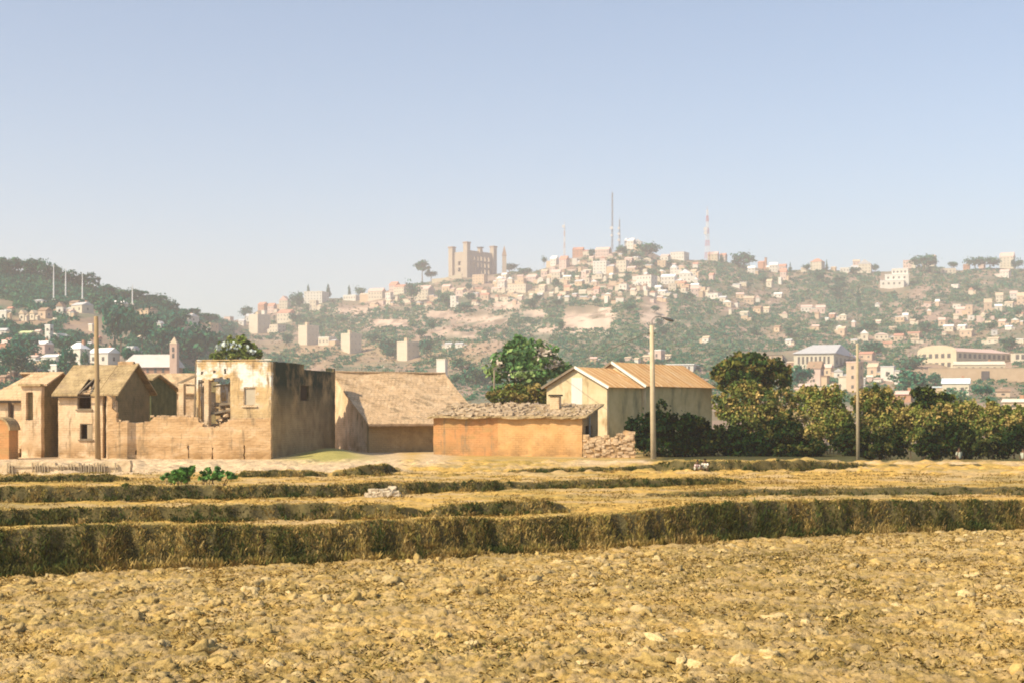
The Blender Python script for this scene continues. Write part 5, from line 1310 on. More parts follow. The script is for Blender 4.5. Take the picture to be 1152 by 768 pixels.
# ---- landmarks with their own forms
def at_ground(px, row):
    Y = float(depth_at(np.array([px]), np.array([row]))[0]); return Y
def palace():
    Y = 1790.0; k = Y / F; th = rad(-20)
    z = zrow(310, Y); X = (508.5 - 576) * k
    root = empty('ruined_palace', (X, Y, z), th, 'large stone palace shell with corner towers on the hill crest', 'palace')
    w = 19 * k; d = 30 * k / math.sin(rad(38)) * .62
    # footprint: front (left face) w, side (right face) d, seen at an angle
    w, d = 20.0, 62.0
    th = rad(-38); root.rotation_euler.z = th
    # solve widths from columns
    w = (526 - 509) * k / math.cos(th); d = seg(X + w * math.cos(th), Y + w * math.sin(th), th, 555, True)
    hb = (310 - 284.5) * k
    ST = mat('palace_stone', [(.36, .29, .22), (.48, .40, .31)], scale=.25); T = 3.2
    m = MB(); wall_grid(m, w, hb, 1.2, [(w * .42, w * .58, 4, 9), (w * .42, w * .58, 12, 17)], 0, -8, seed=40, jit=.05, step=4); m.build('front_wall', ST, root)
    hs = []
    for i in range(6):
        y = d * (i + .9) / 7.2
        hs += [(y - 1.5, y + 1.5, 3, 8.5), (y - 1.5, y + 1.5, 11, 16.5), (y - 1.6, y + 1.6, 19, 24.5)]
    m = MB(); wall_grid(m, d, hb + 2, 1.2, hs, w - 1.2, -8, seed=41, jit=.05, axis='y', x0=0.0, step=4); m.build('side_wall', ST, root)
    m = MB(); wall_grid(m, d, hb, 1.2, [], 0, -8, seed=42, jit=.05, axis='y', step=5); m.build('side_wall', ST, root)
    m = MB(); wall_grid(m, w, hb, 1.2, [], d - 1.2, -8, seed=43, jit=.05, step=5); m.build('rear_wall', ST, root)
    m = MB(); m.box(w + .02, w + .5, 0, d, 9.4, 10.0); m.box(w + .02, w + .5, 0, d, 17.4, 18.0); m.build('cornice', ST, root)
    for (tx, ty, top) in [(0, 0, 278), (w, 0, 274), (w, d, 274.5), (0, d, 279)]:
        ht = (310 - top) * k
        t = MB(); t.box(tx - T, tx + T, ty - T, ty + T, -8, ht - 1.5); o = t.build('tower', ST, root)
        MB().box(tx - T * 1.18, tx + T * 1.18, ty - T * 1.18, ty + T * 1.18, ht - 1.5, ht).build('tower_cap', RM['brown'], o)
    ht = (310 - 277.5) * k
    t = MB(); t.box(w - 2.2, w + 2, d * .5 - 2.4, d * .5 + 2.4, hb, ht - 1.3); o = t.build('turret', ST, root)
    MB().box(w - 3, w + 3, d * .5 - 3.4, d * .5 + 3.4, ht - 1.3, ht).build('tower_cap', RM['dark'], o)
    # terrace wall below, left
    Y2 = 1770; X2 = (486 - 576) * Y2 / F; z2 = zrow(318, Y2)
    o = MB().prism([(0, -6), (34 * Y2 / F, -6), (34 * Y2 / F, 10 * Y2 / F), (14 * Y2 / F, 5 * Y2 / F), (0, 4 * Y2 / F)], 0, 3, 'y').build('terrace_wall', WM['ochre'], None, (X2, Y2, z2), rad(-8))
    tag(o, 'long ochre terrace wall left of the palace', 'wall')
    Y3 = 1785; X3 = (567.3 - 576) * Y3 / F; z3 = zrow(306, Y3); k3 = Y3 / F
    r = empty('bell_tower', (X3, Y3, z3), 0, 'slender pointed bell tower right of the palace', 'tower')
    MB().box(-2.6, 2.6, -2.6, 2.6, -6, 18 * k3).build('shaft', ST, r)
    MB().add([(-3, -3, 18 * k3 + .01), (3, -3, 18 * k3 + .01), (3, 3, 18 * k3 + .01), (-3, 3, 18 * k3 + .01), (0, 0, 30 * k3)], [(0, 3, 2, 1), (0, 1, 4), (1, 2, 4), (2, 3, 4), (3, 0, 4)]).build('spire', RM['brown'], r)
palace()

def mast(px, row0, row1, label, m1, m2=None, w0=3.0, w1=1.0, dishes=(), Y=None, group=None, nseg=None):
    Y = Y or min(at_ground(px, row0), 1795); k = Y / F; X = (px - 576) * k; z = zrow(row0, Y); h = (row0 - row1) * k
    root = empty('radio_mast', (X, Y, z), rad(20), label, 'mast', group)
    nseg = nseg or max(6, int(h / 7)); parts = {0: MB(), 1: MB()}
    for i in range(nseg):
        t0, t1 = i / nseg, (i + 1) / nseg; a = w0 + (w1 - w0) * t0; b = w0 + (w1 - w0) * t1; z0, z1 = h * t0, h * t1
        q = parts[i % 2 if m2 else 0]; th_ = .15
        c0 = [(-a / 2, -a / 2), (a / 2, -a / 2), (a / 2, a / 2), (-a / 2, a / 2)]; c1 = [(-b / 2, -b / 2), (b / 2, -b / 2), (b / 2, b / 2), (-b / 2, b / 2)]
        for j in range(4):
            q.bar((*c0[j], z0 - (3 if i == 0 else 0)), (*c1[j], z1), th_ * 1.5); jn = (j + 1) % 4
            q.bar((*c0[j], z0), (*c1[jn], z1), th_); q.bar((*c0[jn], z0), (*c1[j], z1), th_); q.bar((*c1[j], z1), (*c1[jn], z1), th_)
    parts[0].build('lattice_section', m1, root)
    if m2: parts[1].build('lattice_section', m2, root)
    MB().tube([(0, 0, h), (0, 0, h + 5)], [.2, .08], 6).build('antenna', m1, root)
    for zf, r in dishes:
        MB().tube([(-w0 * .5 - .6, -.8, h * zf), (-w0 * .5 - .3, -.4, h * zf), (-w0 * .5 + .2, 0, h * zf)], [r, r * .8, r * .2], 10).build('dish', RM['grey'], root)
PAINT_R = mat('red_paint', [(.55, .16, .14), (.65, .24, .20)], scale=2); PAINT_W = mat('mast_white', [(.75, .73, .72), (.85, .83, .82)], scale=2); STEEL = mat('mast_steel', [(.22, .24, .27), (.32, .34, .38)], scale=2)
mast(688.8, 281, 217, 'tallest grey lattice mast on the hilltop', STEEL, None, 1.7, 1.2, dishes=[(.38, 2.2), (.25, 1.6)])
mast(697, 280, 247, 'short grey mast just right of the tallest one', STEEL, None, 1.8, .8, dishes=[(.7, 1.6), (.5, 1.8), (.3, 1.8)])
mast(795.8, 291, 236, 'red and white banded mast right of the hilltop', PAINT_R, PAINT_W, 5.0, 1.6, dishes=[(.6, 2.6), (.52, 2.4)])
mast(635, 293, 253, 'faint pale pinkish mast left of the hilltop', mat('faded_mast', [(.62, .5, .48), (.72, .62, .6)], scale=2), PAINT_W, 2.0, 1.0, dishes=[(.95, 2.0)])
for (px, r0, r1, nm) in [(60.4, 341, 298, 'first'), (73.9, 338, 302, 'second'), (92.7, 340, 308, 'third'), (149, 346, 320, 'fourth')]:
    Y = at_ground(px, r0); k = Y / F; X = (px - 576) * k; z = zrow(r0, Y); h = (r0 - r1) * k
    r = empty('white_mast', (X, Y, z), 0, f'{nm} from left of the four slim white masts on the wooded hill', 'mast', 'white masts on the wooded hill')
    MB().tube([(0, 0, -4), (0, 0, h * .5), (0, 0, h)], [.5, .4, .22], 8).build('shaft', PAINT_W, r)
    MB().box(-1.2, 1.2, -1.2, 1.2, -3, 2.4).build('base', WM['white'], r)

def church():
    Y = at_ground(166, 420) ; Y = min(max(Y, 400), 520); k = Y / F; th = rad(-5)
    X = (136 - 576) * k; z = zrow(422, Y)
    root = empty('church', (X, Y, z), th, 'long brick church with wide grey roof and slim brick bell tower', 'church')
    L = 62 * k; d = 9.0
    MB().box(0, L, 0, d, -4, 10 * k).build('wall', WM['brick'], root)
    m = MB(); h = 10 * k; rh = 14 * k; ov = .8
    m.add([(-ov, -ov, h - .3), (L + ov, -ov, h - .3), (L + ov, d + ov, h - .3), (-ov, d + ov, h - .3), (3, d / 2, h + rh), (L - 1, d / 2, h + rh)], [(0, 3, 2, 1), (0, 1, 5, 4), (2, 3, 4, 5), (0, 4, 3), (1, 2, 5)]); m.build('roof', mat('church_roof', [(.52, .47, .43), (.66, .60, .55)], scale=.4), root)
    for i in range(7):
        o = link('window', winmesh, None, root, (L * (i + .5) / 7, 0, 1.0)); o.scale = (.9, 1, 1.5)
    t = MB(); tx = L - 1.5; t.box(tx, tx + 2.6, -1, 1.6, -4, (422 - 387) * k); o = t.build('bell_tower', mat('pink_brick', [(.52, .34, .26), (.66, .47, .37)], scale=.8), root)
    hh = (422 - 387) * k
    m = MB(); c = (tx + 1.3, .3)
    m.add([(tx - .1, -1.1, hh), (tx + 2.7, -1.1, hh), (tx + 2.7, 1.7, hh), (tx - .1, 1.7, hh), (c[0], c[1], hh + 8 * k)], [(0, 3, 2, 1), (0, 1, 4), (1, 2, 4), (2, 3, 4), (3, 0, 4)]); m.build('spire', RM['tan'], o)
    for zf in (.55, .75): o2 = link('window', winmesh, None, o, (tx + 1.3, -1.0, hh * zf)); o2.scale = (.8, 1, 1.6)
church()

def big_hall(px, row, th, wpx, spx, hw, hr, wall, wall_side, roof, label, rows, cols, scols, kind='hip', name='school_hall', Yo=None):
    Y = Yo or at_ground(px, row); k = Y / F; th = rad(th); z = zrow(row, Y)
    X0 = (px - 576) * k   # right front corner
    w = -seg(X0, Y, th, px - wpx); d = seg(X0, Y, th, px + spx, True)
    ox, oy = X0 - w * math.cos(th), Y - w * math.sin(th)
    root = empty(name, (ox, oy, z), th, label, 'hall'); h = hw * k; rh = hr * k
    link('wall', MB().box(0, w, 0, d, -8, h).mesh('wall'), wall, root)
    if kind == 'hip':
        i = w * .28; j = d * .35; m = MB(); ov = 1.0
        m.add([(-ov, -ov, h), (w + ov, -ov, h), (w + ov, d + ov, h), (-ov, d + ov, h), (i * .6, d / 2, h + rh), (w - i * .35, d / 2, h + rh)], [(0, 3, 2, 1), (0, 1, 5, 4), (1, 2, 5), (2, 3, 4, 5), (3, 0, 4)])
    elif kind == 'frontarch':
        m = MB(); m.add([(-.5, .3, h), (w + .5, .3, h), (w + .5, d + .5, h), (-.5, d + .5, h), (w / 2, .3, h + rh), (w / 2, d + .5, h + rh)], [(0, 3, 2, 1), (1, 2, 5, 4), (3, 0, 4, 5), (0, 1, 4), (2, 3, 5)])
        arc = [(0, h + .01)] + [(w, h + .01)] + [(w / 2 + w / 2 * math.cos(a), h + .02 + (rh + .8) * math.sin(a) ** .8) for a in [math.pi * q / 12 for q in range(1, 12)]]
        MB().prism(arc, -.05, .29, 'y').build('parapet', wall, root)
    else: m = roof_mesh(kind, w, d, h, rh, .5)
    m.build('roof', roof, root)
    fh = h / rows
    for r in range(rows):
        for c_ in range(cols):
            o = link('window', winmesh, None, root, (w * (c_ + 1.2) / (cols + 1.4), 0, fh * r + fh * .3)); o.scale = (w / cols * .42, 1, fh * .5)
        for c_ in range(scols):
            o = link('window', winmesh, None, root, (w, d * (c_ + .7) / (scols + .4), fh * r + fh * .3), math.pi / 2); o.scale = (d / scols * .5, 1, fh * .5)
    return root
big_hall(938, 414, -22, 45, 24, 17, 13, WM['cream'], None, RM['grey'], 'large cream hall with silvery hipped roof and a row of windows', 1, 8, 5)
big_hall(1076, 415, -50, 44, 62, 20, 6, WM['ochre'], None, RM['pink'], 'big cream hall with rounded gable front and long reddish roof', 2, 5, 11, 'frontarch')
big_hall(880, 408, -12, 52, 14, 9, 9, WM['tan'], None, RM['pink'], 'long tan shed with faded red roof left of the silvery hall', 1, 9, 2, 'gable')
town_house(1103, 418, 56, 12, 'ochre', 'cream2', 'gable', th=-8, label='low long outbuilding with pale roof before the rounded gable hall', name='outbuilding', cat='outbuilding', dep=.35, Y=720)
big_hall(1165, 407, -25, 28, 20, 11, 4, WM['cream'], None, RM['cream2'], 'small cream hall at the right edge beside the big hall', 1, 3, 2, 'gable')
def slab_wall(px0, px1, row0, row1, m, label, Yo=None):
    Y = Yo or at_ground((px0 + px1) / 2, row0); k = Y / F
    r = empty('boundary_wall', ((px0 - 576) * k, Y, zrow(row0, Y)), rad(-3), label, 'wall'); L = (px1 - px0) * k
    MB().box(0, L, 0, .6, -4, (row0 - row1) * k).build('wall_body', m, r)
    MB().box(-.1, L + .1, -.1, .7, (row0 - row1) * k + .003, (row0 - row1) * k + .25).build('coping', RM['tan'], r)
    return r, k
r, k = slab_wall(1045, 1168, 427, 414, WM['tan'], 'long brownish boundary wall below the rounded gable hall')
MB().box((1103 - 1045) * k, (1112 - 1045) * k, -.12, -.01, 0, 10 * k).build('gate', RM['dark'], r)
big_hall(780, 418, -14, 30, 14, 8, 4, WM['white'], None, RM['white'], 'long white building with blue tinted windows behind the rear shed', 1, 6, 2, 'flat')
# row of pale apartment blocks
AP = [(292, 374, 24, 20, 'first'), (347, 387, 23, 21, 'second'), (395, 396, 23, 21, 'third'), (459, 404, 25, 20, 'fourth')]
for px, row, w, h, nm in AP:
    r = town_house(px, row, w, h, 'cream', 'cream2', 'flat', th=-42, label=f'{nm} from left of the four pale apartment blocks stepping down the slope', name='apartment_block', dep=1.15, win=False, cat='apartment block')
    r['group'] = 'four pale apartment blocks'
    for ch in r.children:
        if ch.name.startswith('wall'): wv = max(v.co.x for v in ch.data.vertices); dv = max(v.co.y for v in ch.data.vertices); hv = max(v.co.z for v in ch.data.vertices)
    smal = mat('slate_window', [(.42, .37, .30), (.5, .45, .38)], scale=1)
    wm2 = winmesh.copy(); wm2.materials.clear(); wm2.materials.append(smal)
    for a in range(3):
        for b_ in range(3):
            o = link('window', wm2, None, r, (wv, dv * (a + .5) / 3, hv * (b_ + .3) / 3), math.pi / 2); o.scale = (1.1, 1, hv * .11)
    link('rooftop_box', MB().box(wv * .35, wv * .6, dv * .3, dv * .5, hv + .6, hv + 3.2).mesh('rooftop_box'), WM['tan'], r)
# white stele, terraced white villa
Y = 420; X = (491 - 576) / F * Y
r = empty('white_tower_house', (X, Y, zrow(426, Y)), rad(-25), 'narrow bright white tower block rising behind the big tiled roof', 'house')
MB().box(0, 2.9, 0, 1.6, -4, 21.5 * Y / F).build('wall', WM['white'], r); MB().box(-.1, 3.0, -.1, 1.7, 21.5 * Y / F + .003, 21.5 * Y / F + .25).build('roof', RM['cream2'], r)
Y = at_ground(1006, 324); k = Y / F
r = empty('white_villa', ((990 - 576) * k, Y, zrow(325, Y)), rad(-18), 'large white stepped villa just below the right skyline', 'villa')
for (a, b_, y0, z1) in [(0, 26, 0, 9), (5, 31, 6, 16), (12, 30, 12, 23)]:
    o = MB().box(a * k, b_ * k, y0, y0 + 10, -6, z1 * k).build('storey', WM['white'], r)
    MB().box(a * k - .3, b_ * k + .3, y0 - .3, y0 + 10.2, z1 * k + .003, z1 * k + .5).build('slab', RM['white'], o)
    for q in range(4):
        w_ = link('window', winmesh, None, o, ((a + (b_ - a) * (q + .6) / 4.4) * k, y0, (z1 - 4.5) * k)); w_.scale = (2.0, 1, 2.2)
# chimney tower on skyline
Y = 1780; k = Y / F
o = MB().tube([(0, 0, -6), (0, 0, 8 * k), (0, 0, 11.5 * k), (0, 0, 12 * k)], [2.0, 1.5, 1.5, 2.1], 8).build('water_tower', WM['brick'], None, ((861.5 - 576) * k, Y, zrow(302, Y))); tag(o, 'dark brick chimney tower standing on the skyline', 'tower')

# ---- labels for the little houses
def zone(px, row):
    c = float(np.interp(px, CREST[:, 0], CREST[:, 1]))
    crest = row < c + 16
    if px < 250: return 'high on the wooded hill' if row < 365 else ('among trees on the wooded hill' if row < 390 else 'at the wooded hill foot')
    if px < 420: return 'on the ridge above the apartments' if row < 360 else 'beside the apartment blocks'
    if px < 500: return 'on the crest left of the palace' if crest else 'below the crest left of the palace'
    if px < 590: return 'just below the palace' if row < 345 else 'low on the slope under the palace'
    if px < 665: return 'on the skyline left of the grey mast' if crest else 'in the quarter left of the grey mast'
    if px < 740: return 'on the summit around the grey mast' if crest else ('below the summit mast' if row < 350 else 'behind the sheds at the hill foot')
    if px < 830: return 'near the red and white mast' if row < 345 else 'above the rear shed roof'
    if px < 900: return 'on the skyline by the brick chimney' if crest else ('on the slope under the brick chimney' if row < 380 else 'beside the silvery hall')
    if px < 1000: return 'on the skyline left of the white villa' if crest else ('above the silvery hall' if row < 392 else 'right below the silvery hall')
    if px < 1060: return 'on the skyline by the white villa' if crest else ('between the two halls, uphill' if row < 400 else 'between the two halls, downhill')
    return 'on the far right skyline' if crest else ('in the quarter above the rounded hall' if row < 392 else 'below the rounded hall')
KINDW = {'flat': 'flat', 'gable': 'pitched', 'front': 'gabled', 'hip': 'hipped'}
CN = {'cream2': 'cream'}
groups = {}
for t in TOWN:
    if t[7]: continue
    d = ('small ' if t[6] < 8.5 else ('wide ' if t[6] > 18 else '')) + f"{t[3]} house with {KINDW[t[5]]} {CN.get(t[4], t[4])} roof " + zone(t[1], t[2])
    groups.setdefault(d, []).append(t)
ORD = ['leftmost', 'second from left', 'third from left', 'fourth from left', 'fifth from left', 'sixth from left', 'seventh from left']
for d, ts in groups.items():
    ts.sort(key=lambda t: t[1])
    for i, t in enumerate(ts):
        t[0]['label'] = d if len(ts) == 1 else (('leftmost ' + d) if i == 0 else ('rightmost ' + d if i == len(ts) - 1 else f'{d}, {ORD[i]}'))
        t[0]['group'] = 'houses on the hillsides'

# ---- trees of the hills
def far_crown(kind, seed):
    rng = np.random.default_rng(seed)
    if kind == 'round': B = [(rng.uniform(-.25, .25), rng.uniform(-.25, .25), rng.uniform(.5, .75), .3, .3, .25) for _ in range(5)]
    elif kind == 'spire': B = [(0, 0, .25 + .13 * i, .26 - .045 * i, .26 - .045 * i, .10) for i in range(6)]
    elif kind == 'umbrella': B = [(-.28, 0, .78, .25, .25, .13), (.2, 0, .86, .28, .25, .12), (.3, .1, .5, .2, .2, .12), (-.02, 0, .62, .22, .2, .1)]
    else: B = [(rng.uniform(-.3, .3), rng.uniform(-.3, .3), rng.uniform(.25, .6), .3, .3, .3) for _ in range(4)]
    return crown_mesh('crown', B, 700, .085, rng, G_TEAL if kind != 'bush' else G_FAR, clump=14, spread=.3)
trunkm = MB().tube([(0, 0, -.15), (.01, 0, .3), (0, 0, .7)], [.03, .022, .01], 6).mesh('trunk'); trunkm.materials.append(M_BARK)
FC = {}
for kd in ('round', 'spire', 'umbrella', 'bush'):
    FC[kd] = []
    for q in range(3):
        me = far_crown(kd, 900 + q + len(kd)); me.materials.append(M_FAR); FC[kd].append(me)
TREES = [(475, 314, 20, 18, 'umbrella'), (485, 315, 12, 10, 'round'), (334, 352, 14, 22, 'round'), (347, 336, 6, 18, 'spire'), (369.5, 337, 8, 20, 'spire'), (393, 336, 6, 17, 'spire'), (405, 336, 11, 12, 'round'), (573, 306, 16, 9, 'round'), (590, 310, 16, 8, 'round'),
 (612, 298, 6, 8, 'round'), (665, 290, 10, 9, 'round'), (700, 287, 14, 10, 'round'), (727, 290, 26, 16, 'round'), (714, 294, 18, 10, 'round'), (812, 296, 8, 9, 'spire'), (836, 302, 26, 16, 'round'), (889, 308, 7, 11, 'spire'), (908, 306, 10, 8, 'round'), (930, 305, 6, 11, 'spire'), (962, 309, 11, 8, 'round'), (985, 306, 8, 8, 'round'),
 (1040, 307, 26, 19, 'round'), (1097, 304, 20, 14, 'round'), (1114, 303, 20, 13, 'round'), (1071, 303, 12, 8, 'round'), (1145, 305, 12, 12, 'round'), (465, 342, 16, 22, 'round'), (505, 345, 20, 16, 'bush'), (966, 345, 8, 22, 'spire'), (1137, 394, 22, 13, 'round'),
 (980, 400, 26, 14, 'round'), (1020, 415, 34, 17, 'bush'), (1030, 440, 44, 26, 'bush'), (998, 418, 12, 10, 'round'), (903, 440, 22, 28, 'round'), (1073, 452, 30, 16, 'bush'), (1105, 448, 20, 14, 'round'), (1052, 434, 16, 14, 'round'),
 (136, 400, 34, 54, 'round'), (122, 362, 30, 26, 'round'), (112, 352, 26, 22, 'round'), (160, 396, 30, 40, 'round'), (182, 402, 32, 34, 'round'), (222, 412, 50, 44, 'round'), (240, 402, 30, 26, 'round'), (200, 378, 30, 26, 'round'), (205, 402, 26, 26, 'round'),
 (28, 404, 32, 26, 'round'), (12, 426, 34, 34, 'round'), (36, 424, 26, 24, 'bush'), (75, 425, 22, 32, 'round'), (95, 411, 9, 18, 'bush'), (72, 400, 24, 22, 'round'), (148, 412, 18, 20, 'round'), (54, 412, 16, 9, 'bush'), (276, 358, 16, 12, 'round'), (330, 362, 14, 10, 'bush'),
 (535, 432, 30, 22, 'bush'), (510, 430, 16, 12, 'bush'), (520, 415, 26, 14, 'bush'), (420, 386, 14, 10, 'round'), (435, 400, 26, 18, 'round'), (480, 402, 16, 20, 'round'), (322, 388, 14, 11, 'round'), (310, 420, 24, 20, 'bush'), (700, 410, 12, 10, 'bush'), (632, 372, 9, 10, 'round')]
# forest crest trees on the wooded hill
rt = random.Random(6)
for i in range(30):
    px = 2 + i * 8.1 + rt.uniform(-3, 3); c = float(np.interp(px, CREST[:, 0], CREST[:, 1]))
    TREES.append((px, c + 4 + rt.uniform(0, 3), rt.uniform(9, 22), rt.uniform(12, 23) * (1 - px / 520), rt.choice(['round', 'round', 'umbrella'])))
for i in range(34):   # mid-slope trees on the big hill
    px = rt.uniform(430, 1150); c = float(np.interp(px, CREST[:, 0], CREST[:, 1])); TREES.append((px, c + rt.uniform(14, 90), rt.uniform(8, 15), rt.uniform(7, 12), 'round'))
tz = {}
def tzone(px, row):
    c = float(np.interp(px, CREST[:, 0], CREST[:, 1])); cr = row < c + 12
    if px < 262: return 'on the crest of the wooded hill' if cr else ('on the wooded hill slope' if row < 392 else 'at the foot of the wooded hill')
    return {0: 'left of the palace', 1: 'between palace and grey mast', 2: 'between the two tall masts', 3: 'between striped mast and white villa', 4: 'right of the white villa'}[0 if px < 540 else 1 if px < 690 else 2 if px < 800 else 3 if px < 1000 else 4] + (' on the skyline' if cr else (' on the slope' if row < 395 else ' near the hill foot'))
TN = {'round': 'round dark', 'spire': 'slim pointed', 'umbrella': 'flat topped', 'bush': 'low bushy'}
troots = []
for i, (px, row, w, h, kd) in enumerate(TREES):
    Y = float(depth_at(np.array([px]), np.array([row]))[0]); k = Y / F
    root = empty('tree', ((px - 576) * k, Y, zrow(row, Y)), rt.uniform(0, 6.28), '', 'tree', 'trees on the hillsides')
    link('crown', rt.choice(FC[kd]), None, root); link('trunk', trunkm, None, root)
    root.scale = (w * k * 1.0, w * k * 1.0, h * k * 1.12)
    tz.setdefault(TN[kd] + ' tree ' + tzone(px, row), []).append((px, root))
BIGORD = ['leftmost', 'second', 'third', 'fourth', 'fifth', 'sixth', 'seventh', 'eighth', 'ninth', 'tenth', 'eleventh', 'twelfth', 'thirteenth', 'fourteenth', 'fifteenth', 'sixteenth', 'seventeenth', 'eighteenth', 'nineteenth', 'twentieth'] + ['twenty-%s' % x for x in ('first', 'second', 'third', 'fourth', 'fifth', 'sixth', 'seventh', 'eighth', 'ninth')]
for d, ts in tz.items():
    ts.sort(key=lambda a: a[0])
    for i, (px, r) in enumerate(ts):
        r['label'] = d if len(ts) == 1 else (f'leftmost {d}' if i == 0 else (f'rightmost {d}' if i == len(ts) - 1 else f'{d}, {BIGORD[i]} from left'))

# ---- scrub and forest masses
def scrub():
    rng = np.random.default_rng(99)
    def build(pxs, rows, sizes, pal, name, label, nleaf, lsz):
        Y = depth_at(pxs, rows); k = Y / F; X = (pxs - 576) * k; Z = ground_far(X, Y)
        n = len(pxs); R = sizes * k
        P = []; idx = np.repeat(np.arange(n), nleaf)
        d = rng.normal(size=(n * nleaf, 3)); d /= np.linalg.norm(d, axis=1, keepdims=True); d *= (.55 + .5 * rng.random((n * nleaf, 1))); d[:, 2] = np.abs(d[:, 2]) * 1.0
        C = np.stack([X, Y, Z], 1)[idx] + d * R[idx][:, None] * np.array([1, 1, .85])
        V, Fc = leaf_quads(C, R[idx] * lsz, rng, d * .6, 1.2)
        pal = np.array(pal); cc = pal[rng.integers(0, len(pal), n)][idx] * rng.uniform(.8, 1.25, (len(idx), 1))
        me = mesh_arrays(name, V, Fc, np.repeat(cc, 4, 0).clip(0, 1))
        tag(link(name, me, M_FAR), label, 'scrub' if 'scrub' in name else 'forest', kind='stuff')
    hp = np.array([(h[0], h[1], h[2], h[3]) for h in HOUSES + extra] + [(292, 374, 24, 20), (347, 387, 23, 21), (395, 396, 23, 21), (459, 404, 25, 20), (166, 420, 70, 20), (915, 414, 70, 26), (1080, 420, 120, 30), (532, 312, 50, 34), (1006, 325, 36, 24), (855, 408, 60, 16), (497, 425, 10, 20), (662, 366, 54, 26), (737, 360, 30, 40), (570, 346, 30, 8), (600, 354, 26, 5), (548, 362, 36, 5), (495, 354, 30, 5), (440, 364, 40, 6), (520, 378, 36, 6)])
    def clear(px, row, pad=2.0):
        ok = np.ones(len(px), bool)
        for (a, b_, w, h) in hp:
            ok &= ~((np.abs(px - a) < w / 2 + pad - 2) & (row > b_ - h * .75) & (row < b_ + (4 if w > 18 else .6)))
        return ok
    # main hill
    n = 42000
    px = rng.uniform(262, 1320, n); c = np.interp(px, CREST[:, 0], CREST[:, 1]); row = c + (rng.random(n) ** .9) * (452 - c)
    d = fbm(px / 38, row / 15, 4, 611) * .6 + fbm((px + 1.6 * row) / 20, (row - .5 * px) / 70, 3, 612) * .4
    thr = np.where(px < 620, .47, .40) + np.where((px < 560) & (row > 382), .06, 0)
    keep = (d + rng.normal(size=n) * .03 > thr) & (row > c + 2) & clear(px, row)
    px, row = px[keep], row[keep]
    px, row = px[:21000], row[:21000]
    sz = rng.uniform(1.4, 3.8, len(px))
    build(px, row, sz, G_FAR, 'hillside_scrub', 'blue green scrub and small trees covering the big hill', 20, .45)
    # small sprinkled bushes and pale stones between the patches
    n = 16000; px = rng.uniform(262, 1320, n); c = np.interp(px, CREST[:, 0], CREST[:, 1]); row = c + 3 + rng.random(n) ** .9 * (450 - c)
    d2 = fbm(px / 30, row / 12, 3, 641); ok = clear(px, row, 1) & (d2 > rng.uniform(.25, .62, n))
    build(px[ok], row[ok], rng.uniform(.7, 2.0, ok.sum()), G_FAR + [(.12, .13, .08), (.09, .11, .07)], 'hillside_scrub', 'small dark bushes sprinkled over the bare parts of the hill', 9, .7)
    n = 5200; px = rng.uniform(262, 1320, n); c = np.interp(px, CREST[:, 0], CREST[:, 1]); row = c + 8 + rng.random(n) ** .9 * (440 - c); ok = fbm(px / 40, row / 10, 3, 651) > rng.uniform(.35, .65, n)
    build(px[ok], row[ok], rng.uniform(.5, 1.5, ok.sum()), [(.55, .40, .29), (.62, .47, .36), (.45, .33, .24), (.66, .55, .45)], 'hillside_rocks_scrub', 'pale pinkish boulders and bare rock bits scattered on the hill', 7, .8)
    # dry tufts, browner
    n = 3500; px = rng.uniform(262, 1320, n); c = np.interp(px, CREST[:, 0], CREST[:, 1]); row = c + 4 + rng.random(n) * (450 - c); ok = clear(px, row)
    build(px[ok], row[ok], rng.uniform(1.2, 2.6, ok.sum()), [(.22, .17, .09), (.28, .2, .11), (.16, .15, .08)], 'hillside_scrub', 'dry brown tufts between the green scrub on the hill', 14, .5)
    # wooded hill
    n = 12000; px = rng.uniform(-160, 262, n); c = np.interp(px, CREST[:, 0], CREST[:, 1]); row = c + 1 + rng.random(n) * (440 - c)
    d = fbm(px / 30, row / 12, 3, 621)
    up = row < 338 + .1 * px
    keep = (up | (d > .47)) & clear(px, row, 3) & ~((row > 352) & (row < 368) & (px > 20) & (px < 120) & (d < .6))
    px, row = px[keep][:5200], row[keep][:5200]
    build(px, row, rng.uniform(3.5, 7.5, len(px)), G_TEAL, 'forest', 'dark blue green forest covering the left hill', 40, .32)
scrub()

# ------------------------------------------------------------------ haze, light, camera
def haze():
    m = bpy.data.materials.new('haze_air'); m.use_nodes = True; nt = m.node_tree; nt.nodes.clear()
    out = nt.nodes.new('ShaderNodeOutputMaterial'); v = nt.nodes.new('ShaderNodeVolumePrincipled')
    v.inputs['Color'].default_value = (.93, .85, .85, 1); v.inputs['Density'].default_value = HAZE_D; v.inputs['Anisotropy'].default_value = .1
    nt.links.new(v.outputs[0], out.inputs['Volume'])
    o = MB().box(-8700, 8700, -60, 3350, -3.5, 330).build('haze', m); tag(o, kind='stuff', label='thin pale haze in the air over the plain', cat='haze')
HAZE_D = 3.1e-4
haze()

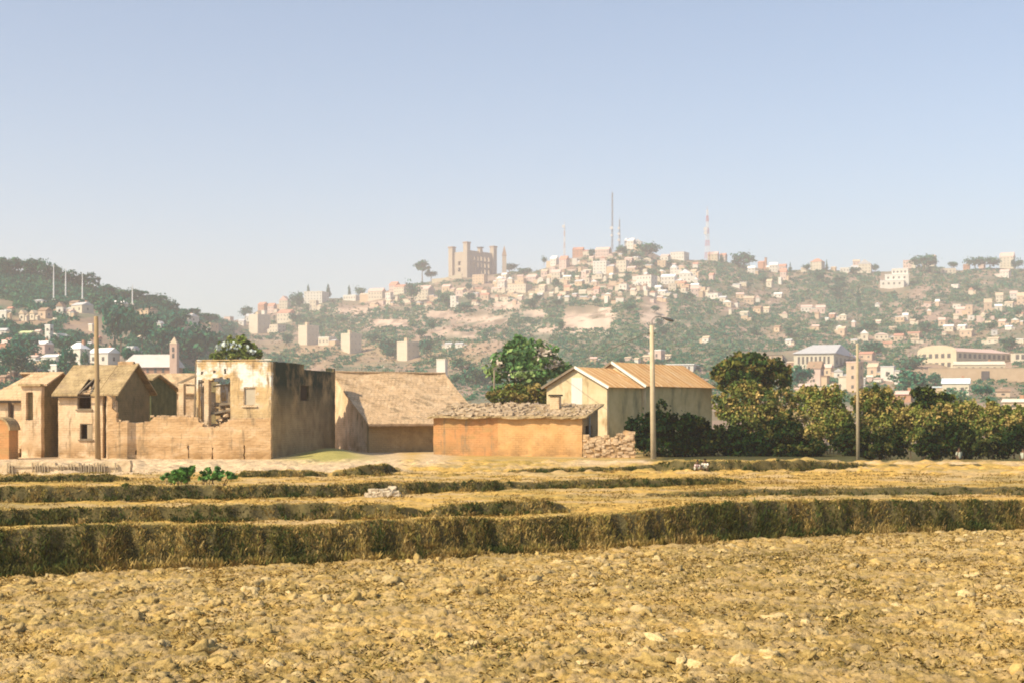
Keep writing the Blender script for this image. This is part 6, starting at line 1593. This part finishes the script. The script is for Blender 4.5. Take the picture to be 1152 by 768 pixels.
SUN_AZ = (-.85, -.53); EL = rad(41)
n_ = math.hypot(*SUN_AZ)
sv = Vector((SUN_AZ[0] / n_ * math.cos(EL), SUN_AZ[1] / n_ * math.cos(EL), math.sin(EL)))
ld = bpy.data.lights.new('sun', 'SUN'); ld.energy = 4.9; ld.angle = rad(.5); ld.color = (1.0, .87, .64)
lo = bpy.data.objects.new('sun', ld); lo.rotation_euler = (-sv).to_track_quat('-Z', 'Y').to_euler(); COL.objects.link(lo)
w = bpy.data.worlds.new('World'); scene.world = w; w.use_nodes = True; nt = w.node_tree; nt.nodes.clear()
wo = nt.nodes.new('ShaderNodeOutputWorld'); bg = nt.nodes.new('ShaderNodeBackground'); sk = nt.nodes.new('ShaderNodeTexSky')
sk.sky_type = 'NISHITA'; sk.sun_disc = False; sk.sun_elevation = EL; sk.sun_rotation = math.atan2(SUN_AZ[0], SUN_AZ[1]) % (2 * math.pi)
sk.altitude = 1200; sk.air_density = 1.0; sk.dust_density = 3.0; sk.ozone_density = 0.0
bg.inputs[1].default_value = .124
wb = nt.nodes.new('ShaderNodeVectorMath'); wb.operation = 'MULTIPLY'; wb.inputs[1].default_value = (.91, 1.0, 1.02)
nt.links.new(sk.outputs[0], wb.inputs[0]); nt.links.new(wb.outputs[0], bg.inputs[0]); nt.links.new(bg.outputs[0], wo.inputs[0])

cd = bpy.data.cameras.new('camera'); cd.lens = 50; cd.sensor_width = 36; cd.sensor_fit = 'HORIZONTAL'; cd.clip_start = .5; cd.clip_end = 12000
cd.shift_y = (HZ - 384) / 1152
co = bpy.data.objects.new('camera', cd); co.location = (0, 0, CAMZ); co.rotation_euler = (rad(90), 0, 0); COL.objects.link(co); scene.camera = co
scene.view_settings.view_transform = 'Standard'; scene.view_settings.look = 'None'; scene.view_settings.exposure = .55; scene.view_settings.gamma = 1
scene.cycles.volume_bounces = 1; scene.cycles.max_bounces = 5; scene.cycles.diffuse_bounces = 2; scene.cycles.use_denoising = True
scene.cycles.transparent_max_bounces = 6; scene.cycles.sample_clamp_indirect = 6
scene.cycles.pixel_filter_type = 'BLACKMAN_HARRIS'; scene.cycles.filter_width = 1.9
